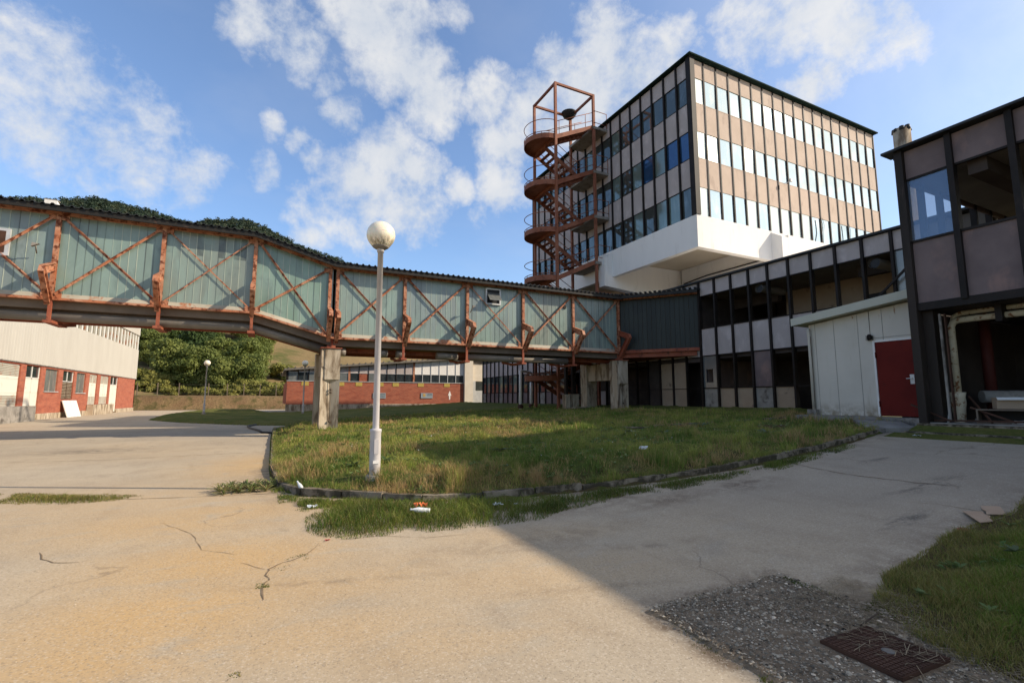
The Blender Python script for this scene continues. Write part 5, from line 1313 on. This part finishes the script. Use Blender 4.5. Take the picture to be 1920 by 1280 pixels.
def fence():
    t = T('wire_fence', 'thin wire fence on grey posts along the top of the dry bank', 'fence', (-12, 79, 1.9))
    q0 = on_z(300, 742, 1.85); pts = []
    for i, px in enumerate((262, 300, 340, 395, 430, 461, 491, 521, 551)):
        az = (px-960)/905; d = 79/(FY-FX*az) ; X = az*d; x = FY*X+FX*d; y = -FX*X+FY*d; pts.append((x, y))
        b = MB(); b.box(x-.05, x+.05, y-.05, y+.05, 1.7, 3.6); b.build('post', SOFF, t)
    b = MB()
    for z in (2.2, 2.8, 3.4):
        for p, q in zip(pts[:-1], pts[1:]): b.beam((p[0], p[1], z), (q[0], q[1], z), .008, .008)
    b.build('wire', CONCD, t)
fence()

# ------------------------------------------------------------------ grass
def blades(x, y, z, h, w, rng, col, lean=.5):
    n = len(x); a = rng.uniform(0, 2*math.pi, n); la = rng.uniform(0, 2*math.pi, n); le = rng.uniform(.1, 1, n)*lean*h
    dx, dy = np.cos(a)*w/2, np.sin(a)*w/2
    B = np.c_[x, y, z-.01]
    mid = np.c_[x+np.cos(la)*le*.35, y+np.sin(la)*le*.35, z+h*.6]; tip = np.c_[x+np.cos(la)*le, y+np.sin(la)*le, z+h]
    o = np.c_[dx, dy, np.zeros(n)]
    V = np.stack([B-o, B+o, mid+o*.7, mid-o*.7, tip], 1).reshape(-1, 3); i = np.arange(n)[:, None]*5
    F = np.concatenate([i+np.array([[0, 1, 2]]), i+np.array([[0, 2, 3]]), i+np.array([[3, 2, 4]])]); return V, F, np.repeat(col, 5, 0)
def gcol(x, y, rng, dry):
    n = len(x); g0 = np.array([.13, .20, .034]); g1 = np.array([.34, .36, .075]); d0 = np.array([.56, .39, .17]); d1 = np.array([.36, .23, .10])
    t = np.clip((fbm(x, y, .9, 71)-.5)*3.2+.45+rng.normal(0, .22, n), 0, 1)[:, None]; c = g0*(1-t)+g1*t
    dm = (rng.random(n) < dry)[:, None]; u = rng.random(n)[:, None]; return np.where(dm, d0*(1-u)+d1*u, c)*rng.uniform(.75, 1.2, n)[:, None]
def grass():
    rng = np.random.default_rng(15); parts = []
    # lawn: density falls with distance
    N = 1500000; x = rng.uniform(-.1, 17, N); y = rng.uniform(5.9, 30, N); sd = sdist(x, y, LAWN_POLY)
    d = np.hypot(x, y); patch = fbm(x, y, .45, 80)
    keep = (sd > .02) & (rng.random(N) < np.clip((9.5/d)**2.0, 0, 1)*np.clip(patch*2.2-.35, .15, 1)) & ~((x > 15.4) & (y < 10)) & ~((x > 13.5) & (y < 7.0))
    x, y, sd, d, patch = x[keep], y[keep], sd[keep], d[keep], patch[keep]; n = len(x)
    z = lawn_z(x, y, sd); bare = np.exp(-((x-12.6)/1.0)**2-((y-9.0)/.5)**2) > .45
    x, y, sd, d, patch, z = [q[~bare] for q in (x, y, sd, d, patch, z)]; n = len(x)
    bankn = sstep(1.3, .2, sd)*(y < 12)
    h = rng.uniform(.018, .05, n)*(1+1.3*bankn*rng.random(n)+1.3*sstep(.55, .7, patch))*(.45+1.9*sstep(.42, .66, fbm(x, y, .17, 77))); w = .0055*np.clip(d/8, .8, 3)*rng.uniform(.7, 1.4, n)
    dry = np.clip(.10+.85*bankn*sstep(.40, .58, fbm(x, y, .7, 91))+2.6*np.clip(fbm(x, y, 1.6, 90)-.50, 0, 1), 0, .9)
    parts.append(blades(x, y, z, h, w, rng, gcol(x, y, rng, dry), .8))
    # long tufts in front of the kerb
    def strip(poly_px, n, hh, dry, wd=.006, z=None):
        P = np.array([on_pave(*p)[:2] for p in poly_px]); lo, hi = P.min(0), P.max(0)
        x = rng.uniform(lo[0], hi[0], n*3); y = rng.uniform(lo[1], hi[1], n*3); s = sdist(x, y, [tuple(q) for q in P])
        k = (s > -.02-.10*fbm(x, y, .3, 5)) & (rng.random(n*3) < np.clip((fbm(x, y, .3, 6)-.36)*5+sstep(.02, .2, s)*.8, 0, 1)); x, y, s = x[k][:n], y[k][:n], s[k][:n]
        h = rng.uniform(.3, 1.25, len(x))*hh*(.3+.8*sstep(-.05, .35, s))*(.5+fbm(x, y, .2, 8)); zz_ = pave_z(x, y)
        parts.append(blades(x, y, zz_, h, wd*np.ones(len(x)), rng, gcol(x, y, rng, np.full(len(x), dry))*np.array([.50, .62, .42])*np.clip(.7+.9*(fbm(x, y, .35, 66)-.3), .5, 1.5)[:, None], 1.4))
    strip([(575, 975), (642, 937), (760, 943), (900, 938), (1000, 934), (1060, 950), (1000, 975), (930, 985), (800, 995), (640, 1008), (575, 995)], 15000, .12, .28)
    strip([(520, 930), (640, 940), (640, 950), (590, 960), (540, 950)], 2500, .10, .3)
    strip([(1000, 934), (1092, 925), (1250, 905), (1400, 881), (1500, 855), (1500, 862), (1400, 892), (1250, 920), (1100, 945), (1020, 962)], 9000, .10, .3)
    strip([(1410, 877), (1590, 833), (1600, 838), (1430, 888)], 2500, .12, .2)
    strip([(508, 900), (520, 860), (530, 830), (516, 830), (506, 870)], 1800, .12, .25)
    strip([(0, 926), (100, 928), (200, 928), (275, 932), (200, 940), (100, 945), (0, 942)], 5000, .07, .75)
    strip([(495, 1080), (510, 1066), (545, 1050), (575, 1038), (580, 1042), (545, 1055), (515, 1070)], 500, .03, .4)
    strip([(480, 1090), (505, 1090), (505, 1100), (480, 1100)], 120, .03, .5)
    strip([(400, 1270), (450, 1268), (450, 1280), (400, 1280)], 150, .03, .5)
    strip([(1460, 1085), (1500, 1095), (1570, 1115), (1560, 1122), (1480, 1100)], 900, .05, .25, .005)
    strip([(1225, 1140), (1245, 1136), (1350, 1205), (1435, 1275), (1415, 1282), (1330, 1218)], 900, .03, .85, .004)
    strip([(1240, 1138), (1330, 1108), (1440, 1080), (1450, 1087), (1340, 1115), (1250, 1146)], 700, .025, .8, .004)
    strip([(1560, 1180), (1640, 1150), (1760, 1215), (1840, 1280), (1760, 1280), (1700, 1215)], 2200, .05, .8, .004)
    strip([(1620, 1135), (1680, 1125), (1710, 1150), (1650, 1165)], 1500, .06, .5, .005)
    strip([(1440, 1265), (1520, 1262), (1500, 1285), (1440, 1285)], 500, .06, .3, .005)
    strip([(508, 905), (514, 870), (516, 840), (524, 840), (520, 872), (522, 905), (545, 925), (520, 925)], 3000, .2, .3)
    # rough weeds on the bank face
    N = 60000; x = rng.uniform(0, 12, N); y = rng.uniform(6, 14, N); sd = sdist(x, y, LAWN_POLY); k = (sd > .05) & (sd < 1.25) & (rng.random(N) < np.clip((fbm(x, y, .35, 120)-.45)*5, 0, 1)*sstep(12, 5, x)*.8)
    x, y, sd = x[k], y[k], sd[k]; z = lawn_z(x, y, sd); h = rng.uniform(.04, .17, len(x))*(.5+fbm(x, y, .3, 121))
    parts.append(blades(x, y, z, h, .009*rng.uniform(.5, 1.5, len(x)), rng, gcol(x, y, rng, np.where(fbm(x, y, .5, 122) > .5, .75, .12))*np.array([.62, .72, .6]), 1.5))
    N = 900000; x = rng.uniform(-.1, 14, N); y = rng.uniform(5.9, 20, N); sd = sdist(x, y, LAWN_POLY); k = (sd > .05) & (sd < .24) & (fbm(x, y, .4, 140) > .40+.12*rng.random(N)); x, y, sd = x[k], y[k], sd[k]
    z = np.maximum(lawn_z(x, y, sd), pave_z(x, y)+.08); parts.append(blades(x, y, z, rng.uniform(.03, .10, len(x)), .006*np.ones(len(x)), rng, gcol(x, y, rng, np.full(len(x), .35))*np.array([.7, .8, .65]), 2.2))
    # verge at the right
    N = 650000; x = rng.uniform(3.1, 13.2, N); y = rng.uniform(-1.2, 3.3, N); sd = sdist(x, y, RL_POLY); d = np.hypot(x, y); patch = fbm(x, y, .3, 99)
    keep = (sd > -.05) & (rng.random(N) < np.clip((4.6/d)**1.6, 0, 1)*np.clip(patch*2.4-.4+.5*sstep(.1, .6, sd), .1, 1)); x, y, sd, d, patch = [q[keep] for q in (x, y, sd, d, patch)]
    z = np.maximum(rl_z(x, y, sd), pave_z(x, y)); h = rng.uniform(.02, .055, len(x))*(.7+.7*sstep(.1, 1, sd)+.9*sstep(.5, .65, patch))
    dry = np.clip(.13+.75*sstep(.7, .1, sd)+2.*np.clip(fbm(x, y, .6, 93)-.54, 0, 1), 0, .85)
    parts.append(blades(x, y, z, h, .0036*rng.uniform(.6, 1.5, len(x)), rng, gcol(x, y, rng, dry)*np.array([.62, .78, .55]), 1.3))  # shade on the verge multiplied into the blade colour
    n = 0; VV = []; FF = []; CC = []
    for V, F, C in parts: VV.append(V); FF.append(F+n); CC.append(C); n += len(V)
    o = np_mesh('grass', np.concatenate(VV), np.concatenate(FF), GRASSM, cols=dict(col=np.concatenate(CC)))
    tag(o, 'rough grass covering the lawn, the kerb edge and the verge', 'grass', kind='stuff')
    # broad leaved ground weeds through the turf
    N = 5200; x = rng.uniform(.2, 15, N); y = rng.uniform(6.5, 19, N); sd = sdist(x, y, LAWN_POLY); k = (sd > .15) & (fbm(x, y, .8, 131) > .5) & (rng.random(N) < np.clip((11/np.hypot(x, y))**2, 0, 1)) & ~((x > 14.5) & (y < 10.3)); x, y, sd = x[k], y[k], sd[k]
    z = lawn_z(x, y, sd); nl = 7; n_ = len(x); x2 = rng.uniform(4.2, 9, 160); y2 = rng.uniform(0, 2.6, 160); s2 = sdist(x2, y2, RL_POLY); k = s2 > .2; x = np.r_[x, x2[k]]; y = np.r_[y, y2[k]]; z = np.r_[z, rl_z(x2[k], y2[k], s2[k])]
    a = rng.uniform(0, 6.3, (len(x), nl)); l = rng.uniform(.03, .085, (len(x), nl)); w = l*.24; up = rng.uniform(.15, .7, (len(x), nl))*l
    X_, Y_, Z_ = x[:, None]+0*a, y[:, None]+0*a, z[:, None]+.012+0*a; ca, sa = np.cos(a), np.sin(a)
    V = np.stack([np.stack([X_, Y_, Z_], -1), np.stack([X_+ca*l*.55-sa*w, Y_+sa*l*.55+ca*w, Z_+up*.8], -1), np.stack([X_+ca*l, Y_+sa*l, Z_+up], -1), np.stack([X_+ca*l*.55+sa*w, Y_+sa*l*.55-ca*w, Z_+up*.8], -1)], 2).reshape(-1, 3)
    cb_ = np.array([.10, .17, .045])*(1-(q := rng.random((len(x), 1))))+np.array([.24, .30, .11])*q; C = np.repeat(cb_, nl*4, 0)
    o = np_mesh('ground_weeds', V, np.arange(len(V)).reshape(-1, 4), GRASSM, cols=dict(col=C)); tag(o, 'low broad leaved weeds mixed into the turf', 'weeds', kind='stuff')
    # clover heads
    N = 420; x = rng.uniform(1, 16, N); y = rng.uniform(7.5, 24, N); sd = sdist(x, y, LAWN_POLY); k = (sd > .5) & (fbm(x, y, 3, 95) > .5) & ~((x > 15.2) & (y < 10.5)); x, y, sd = x[k], y[k], sd[k]
    z = lawn_z(x, y, sd)+.07; P = np.c_[x, y, z]; V, F, C = leaf_quads(P, np.tile([0, -.4, 1.], (len(P), 1)), .016, rng, np.tile([.72, .72, .66], (len(P), 1)))
    o = np_mesh('clover_flowers', V, F, GRASSM, cols=dict(col=C)); tag(o, 'tiny white clover heads scattered through the lawn', 'flowers', kind='stuff')
grass()

# leafy weeds
def weed(name, x, y, z, n, L_, wd, label, cat, seed, cols, up=.5, group=None):
    rng = np.random.default_rng(seed); V = []; F = []; C = []
    for k in range(n):
        a = rng.uniform(0, 2*math.pi); el = rng.uniform(.15, up); l = L_*rng.uniform(.6, 1.1); w = wd*rng.uniform(.7, 1.2)
        d = np.array([math.cos(a), math.sin(a), 0]); s = np.array([-math.sin(a), math.cos(a), 0]); m = len(V); nn = 5
        c = np.array(cols[0])*(1-(t := rng.random()))+np.array(cols[1])*t
        for i in range(nn+1):
            f = i/nn; ww = w*math.sin(math.pi*(.08+.86*f))**.7/2; zz_ = l*math.sin(el*1.4)*f*(1.25-.75*f)
            p = d*l*f*math.cos(el)+np.array([0, 0, zz_])
            V += [p-s*ww, p-np.array([0, 0, ww*.4]), p+s*ww]; C += [c]*3
        for i in range(nn):
            q = m+3*i; F += [(q, q+1, q+4, q+3), (q+1, q+2, q+5, q+4)]
    o = np_mesh(name, np.array(V), np.array(F), LEAFM, cols=dict(col=np.array(C)), smooth=True); o.location = (x, y, z); tag(o, label, cat, group); return o
G1 = [(.06, .10, .03), (.13, .18, .07)]
for i, (px, py, L_, lab) in enumerate(((665, 873, .24, 'broad leaved dock plant on the bank just left of the tall lamp'), (935, 889, .26, 'silvery thistle rosette in the shaded grass near the kerb'),
        (1185, 812, .30, 'pale thistle rosette in the middle of the shaded lawn'), (1245, 812, .32, 'small thistle rosette right of the lawn middle'), (1316, 797, .34, 'large thistle rosette in the lawn towards the wing'),
        (1440, 811, .4, 'wide thistle rosette beside the bare earth patch'), (1055, 772, .35, 'tall weed clump in the sunlit strip of lawn'), (1150, 775, .30, 'weed clump at the edge of the sunlit strip nearest the portal'), (1030, 836, .25, 'grey thistle rosette at the left of the shaded lawn'), (722, 868, .25, 'dock plant at the foot of the tall lamp'))):
    z = .5
    for _ in range(8): p = on_z(px, py, z); z = lz(p[0], p[1])
    weed('weed', p[0], p[1], z-.01, 14, L_, .06, lab, 'weed', 100+i, G1 if i in (0, 6, 7, 9) else [(.12, .16, .09), (.24, .28, .18)], .9 if i in (0, 6, 7, 9) else .6, 'leafy weeds in the lawn')
p = on_pave(1900, 1102); weed('weed', p[0]+.1, p[1], pave_z(p[0], p[1])+.25, 8, .13, .035, 'big leaved burdock in the verge at the right edge', 'weed', 130, [(.08, .11, .045), (.12, .16, .07)], .5)
rng_ = np.random.default_rng(77)
for i in range(15):
    px = 412+i*7.2; py = 922+5*math.sin(i*1.7)-i*.5; p = on_pave(px, py)
    weed('knotweed', p[0], p[1], 0, 30, .26, .022, '%s clump from the left of knotweed in the pavement crack' % ['first', 'second', 'third', 'fourth', 'fifth', 'sixth', 'seventh', 'eighth', 'ninth', 'tenth', 'eleventh', 'twelfth', 'thirteenth', 'fourteenth', 'fifteenth'][i], 'weed', 200+i, [(.20, .28, .08), (.30, .22, .11)], 1.45, 'knotweed clumps growing in the crack')

# ------------------------------------------------------------------ gravel patch, cover plate, stones, litter
def gravel():
    X, Y, F = grid(2.2, 4.0, -.4, 3.1, .03); ed = np.minimum(np.minimum(X-2.45, 3.85-X), 2.84-Y)+.16*(fbm(X, Y, .35, 43)-.5); Z = pave_z(X, Y)-.03+.04*sstep(-.03, .05, ed)+.012*fbm(X, Y, .3, 41)+.008*fbm(X, Y, .06, 42)
    k = ed > -.08; F = F[k[F].all(1)]; used = np.unique(F); re = np.full(len(X), -1); re[used] = np.arange(len(used))
    o = np_mesh('gravel_bed', np.c_[X, Y, Z][used], re[F], GRAVM, smooth=True); tag(o, kind='structure')
    rng = np.random.default_rng(55); N = 14000; VV = []; CC = []
    x = rng.uniform(2.48, 3.9, N); y = rng.uniform(.6, 2.85, N); k = ~((x > 3.05) & (x < 3.56) & (y > 1.5) & (y < 2.0)); x, y = x[k], y[k]
    x2 = rng.uniform(-2.5, 5, 2200); y2 = rng.uniform(1.5, 8, 2200); x = np.r_[x, x2]; y = np.r_[y, y2]; n = len(x)
    s = np.r_[rng.gamma(1.6, .0022, n-2200)+.002, rng.uniform(.0018, .0045, 2200)]; s = np.minimum(s, .016)
    oc = np.array([(1, 0, 0), (0, 1, 0), (-1, 0, 0), (0, -1, 0), (0, 0, .7), (.7, .7, .1), (-.6, .7, .15), (.6, -.7, .1), (-.7, -.6, .12)])
    tri = np.array([(0, 5, 4), (5, 1, 4), (1, 6, 4), (6, 2, 4), (2, 8, 4), (8, 3, 4), (3, 7, 4), (7, 0, 4)])
    a = rng.uniform(0, 6.3, n); ca, sa = np.cos(a), np.sin(a); sx = s*rng.uniform(.8, 1.5, n); J = rng.uniform(.75, 1.25, (n, 9, 1))
    V = oc[None]*J; vx = V[..., 0]*sx[:, None]; vy = V[..., 1]*s[:, None]; vz = V[..., 2]*s[:, None]
    zb_ = pave_z(x, y)+np.where(np.arange(n) < n-2200, .022, .006)
    P = np.stack([x[:, None]+vx*ca[:, None]-vy*sa[:, None], y[:, None]+vx*sa[:, None]+vy*ca[:, None], zb_[:, None]+vz], -1).reshape(-1, 3)
    F = (np.arange(n)[:, None, None]*9+tri[None]).reshape(-1, 3); g = rng.gamma(3.5, .075, n)[:, None]*np.array([1, .83, .60])
    g = np.where(rng.random(n)[:, None] < .05, g*1.5, g)
    o = np_mesh('gravel', P, F, STONEM, cols=dict(col=np.repeat(g, 9, 0))); tag(o, 'loose chippings over the broken patch of pavement', 'gravel', kind='stuff')
    # dry stalks
    N = 3000; x = rng.uniform(3.0, 4.2, N); y = rng.uniform(1.2, 2.5, N); k = rng.random(N) < np.clip((x-3.1)*1.0, 0, 1); x, y = x[k], y[k]; n = len(x)
    a = rng.uniform(0, 6.3, n); l = rng.uniform(.03, .16, n); z = pave_z(x, y)+.035+.02*((np.abs(x-3.3) < .25) & (np.abs(y-1.75) < .24)); dx, dy = np.cos(a)*l/2, np.sin(a)*l/2; nx, ny = -np.sin(a)*.0018, np.cos(a)*.0018; dz = rng.uniform(-.012, .02, n)
    V = np.stack([np.c_[x-dx-nx, y-dy-ny, z], np.c_[x-dx+nx, y-dy+ny, z], np.c_[x+dx+nx, y+dy+ny, z+dz], np.c_[x+dx-nx, y+dy-ny, z+dz]], 1).reshape(-1, 3)
    o = np_mesh('dry_stalks', V, np.arange(4*n).reshape(n, 4), GRASSM, cols=dict(col=np.repeat(np.array([.34, .27, .17])*rng.uniform(.6, 1.2, n)[:, None], 4, 0))); tag(o, 'dead straw scattered round the metal cover plate', 'straw', kind='stuff')
GRAVM = M('dark broken asphalt', (.17, .125, .08), (.25, .19, .125), 9, .95, c3=(.36, .28, .19), s3=30, t3=(.55, .65), bump=.8, bs=60, dist=.02)
gravel()
t = T('cover_plate', 'rusty brown ribbed metal cover plate in the gravel at the bottom right', 'cover', (3.3, 1.75, .03), R(-2))
b = MB((3.3, 1.75, .03)); b.box(-.235, .235, -.22, .22, -.01, .012); pl = b.build('plate', RUSTP, t)
b = MB((3.3, 1.75, .03))
for i in range(16):
    for j in range(15):
        if (i-8)**2+(j-6)**2 < 3: continue
        b.box(-.228+i*.0285, -.228+i*.0285+.022, -.213+j*.0285, -.213+j*.0285+.022, .012, .017)
b.build('tread_pattern', RUSTP, pl)
b = MB((3.3, 1.75, .03)); b.lathe((0, -.03, .012), [(.035, 0), (.035, .004), (.02, .005), (0, .004)], 14); b.build('lifting_eye', CONCD, pl)
for i, pts in enumerate(([(960, 340), (1180, 345), (1195, 372), (1262, 392), (1255, 415), (1290, 450), (1150, 465), (1060, 405)], [(1160, 285), (1370, 290), (1435, 380), (1220, 375), (1215, 345), (1165, 312)])):
    c = [on_z(1640+p_[0]*.1719, 900+p_[1]*.1719, .245+.012*i) for p_ in pts]
    b = MB(); b.prism([(q_[0], q_[1]) for q_ in c], 'c', .245+.014*i, .252+.014*i); o = b.build('cardboard', CARD); o.rotation_euler = (0, 0, 0)
    tag(o, ['left torn sheet of brown cardboard lying at the verge', 'right torn cardboard sheet overlapping the other by the verge'][i], 'cardboard', 'torn cardboard sheets')
def flatmat(n, c, r=.5): t = NT(n); t.base(c); t.set(Roughness=r); return t.m
PLW = flatmat('crumpled clear plastic', (.72, .74, .74), .2); PLO = flatmat('orange wrapper film', (.62, .14, .03), .4); PLR = flatmat('red plastic scrap', (.35, .02, .02), .4); PAPR = flatmat('white paper', (.75, .75, .74), .8); BLU = flatmat('blue cap plastic', (.05, .2, .5), .4)
def crumple(name, px, py, sz, m, label, cat, seed, z=None, flat=.4, lift=.05, lawn=False):
    if lawn:
        zz_ = .4
        for _ in range(8): p = on_z(px, py, zz_); zz_ = lz(p[0], p[1])
    else: p = on_pave(px, py)
    z0 = (p[2] if not lawn else zz_)+lift; rng = np.random.default_rng(seed); n = 7; V = []; F = []
    for i in range(n):
        for j in range(n):
            a = (i/(n-1)-.5)*sz; b_ = (j/(n-1)-.5)*sz*.7; V.append((p[0]+a+rng.normal(0, sz*.05), p[1]+b_+rng.normal(0, sz*.05), z0+rng.uniform(0, sz*flat)))
    for i in range(n-1):
        for j in range(n-1): q_ = i*n+j; F.append((q_, q_+n, q_+n+1, q_+1))
    o = np_mesh(name, np.array(V), np.array(F), m); tag(o, label, cat); return o
crumple('wrapper', 789, 964, .16, PLO, 'crumpled orange wrapper in the grass beside the plastic bottle', 'litter', 1, flat=.5, lift=.08)
crumple('plastic_bag', 933, 955, .12, PLW, 'crumpled clear plastic in the kerb grass right of the bottle', 'litter', 3)
crumple('plastic_scrap', 585, 953, .13, PLW, 'flattened clear plastic scrap at the tip of the kerb', 'litter', 4, flat=.25, lift=.02)
crumple('paper_scrap', 967, 953, .04, PAPR, 'tiny white paper scrap in the kerb grass', 'litter', 5, lift=.06)
crumple('paper_ball', 1207, 843, .15, PAPR, 'crumpled white paper lying alone in the shaded lawn', 'litter', 6, lawn=True, flat=.5, lift=.04)
crumple('paper_scrap', 1722, 818, .22, PAPR, 'white paper scrap on the tarmac before the brown column', 'litter', 7, flat=.15, lift=.01)
crumple('red_scrap', 1806, 996, .11, PLR, 'dark red plastic scrap between cardboard and verge', 'litter', 8, flat=.2, lift=.01)
crumple('red_scrap', 614, 1013, .05, PLR, 'tiny red scrap at the edge of the green tuft', 'litter', 9, flat=.2, lift=.005)
def bottle(px, py, ang, label, ln=.25, r=.032, lift=.10, tilt=.12):
    p = on_pave(px, py); t = T('plastic_bottle', label, 'bottle', (p[0], p[1], p[2]+lift)); t.rotation_euler = (0, R(90)-tilt, ang)
    prof = [(0, 0), (r*.9, .003), (r, .02), (r*.93, ln*.3), (r, ln*.35), (r, ln*.62), (r*.55, ln*.82), (r*.38, ln*.88), (r*.38, ln*.94)]
    b = MB((p[0], p[1], p[2]+lift)); b.lathe((0, 0, 0), prof, 14); b.build('body', PLW, t)
    b = MB((p[0], p[1], p[2]+lift)); b.lathe((0, 0, 0), [(r*.42, ln*.93), (r*.42, ln), (0, ln)], 10); b.build('cap', BLU if ln < .2 else PAPR, t)
    b = MB((p[0], p[1], p[2]+lift)); b.lathe((0, 0, 0), [(r*1.01, ln*.36), (r*1.01, ln*.58)], 14); b.build('wrap', PAPR, t)
bottle(806, 972, math.atan2(-FX*-1, FY*-1)+.3, 'empty clear plastic bottle lying in the grass below the tall lamp')
bottle(570, 927, 2.3, 'crushed clear bottle standing tilted at the left tip of the kerb', .22, .03, .04, .8)
# cable across the yard and a hose
pts = [(480, 797), (464, 800), (470, 804), (485, 808), (492, 812), (500, 812), (515, 813), (528, 812)]
b = MB(); b.tube([tuple(on_pave(*p_, .04)) for p_ in pts], .05, 6); tag(b.build('hose', BLACKM), 'black hose bent in a hook on the road behind the lawn', 'hose')
b = MB()
a = on_pave(1614, 1188, .05); c = on_pave(1648, 1166, .06); b.beam(a, c, .006, .008); tag(b.build('twig', BARK), 'pale broken twig lying above the metal cover plate', 'twig')
# long drain channel cover beside the portal and a fallen board
b = MB(); p = on_z(1072, 766, .95); q_ = on_z(1116, 764, .97); b.beam((p[0], p[1], 1.0), (q_[0], q_[1], 1.02), .1, .05); tag(b.build('fallen_pole', CONC), 'pale pole lying in the grass before the concrete portal', 'pole')
# blocks and white frame under the stair
t = T('pipe_frame', 'white pipe goal frame with rusty feet standing under the footbridge', 'frame', (12.5, 27, .9))
pa = on_y(976, 757, 27.); pb = on_y(996, 757, 29.)
for i, p in enumerate((pa, pb)):
    b = MB(); b.tube([(p[0], p[1], .85), (p[0], p[1], 3.25)], .09, 10); b.build('leg', WHITE, t)
    b = MB(); b.lathe((p[0], p[1], .9), [(.18, 0), (.18, .2), (.1, .25)], 10); b.build('foot', RUSTP, t)
b = MB(); b.tube([(pa[0], pa[1], 3.25), (pb[0], pb[1], 3.25)], .08, 10); b.build('crossbar', WHITE, t)
for i, (px, w) in enumerate(((1062, .3), (1076, .5))):
    p = on_y(px, 764, 24.8); b = MB(); b.box(p[0]-w/2, p[0]+w/2, 24.6, 25.0, .7, 1.75+.02*i); o = b.build('footing_block', CONC)
    tag(o, ['narrow concrete footing block left of its wider twin under the bridge', 'wider concrete footing block next to the portal pillar'][i], 'footing', 'concrete footing blocks'); b = MB(); b.box(p[0]-w/4, p[0]+w/4, 24.7, 24.9, 1.76+.02*i, 3.6); b.build('steel_stub', DARKM, o)
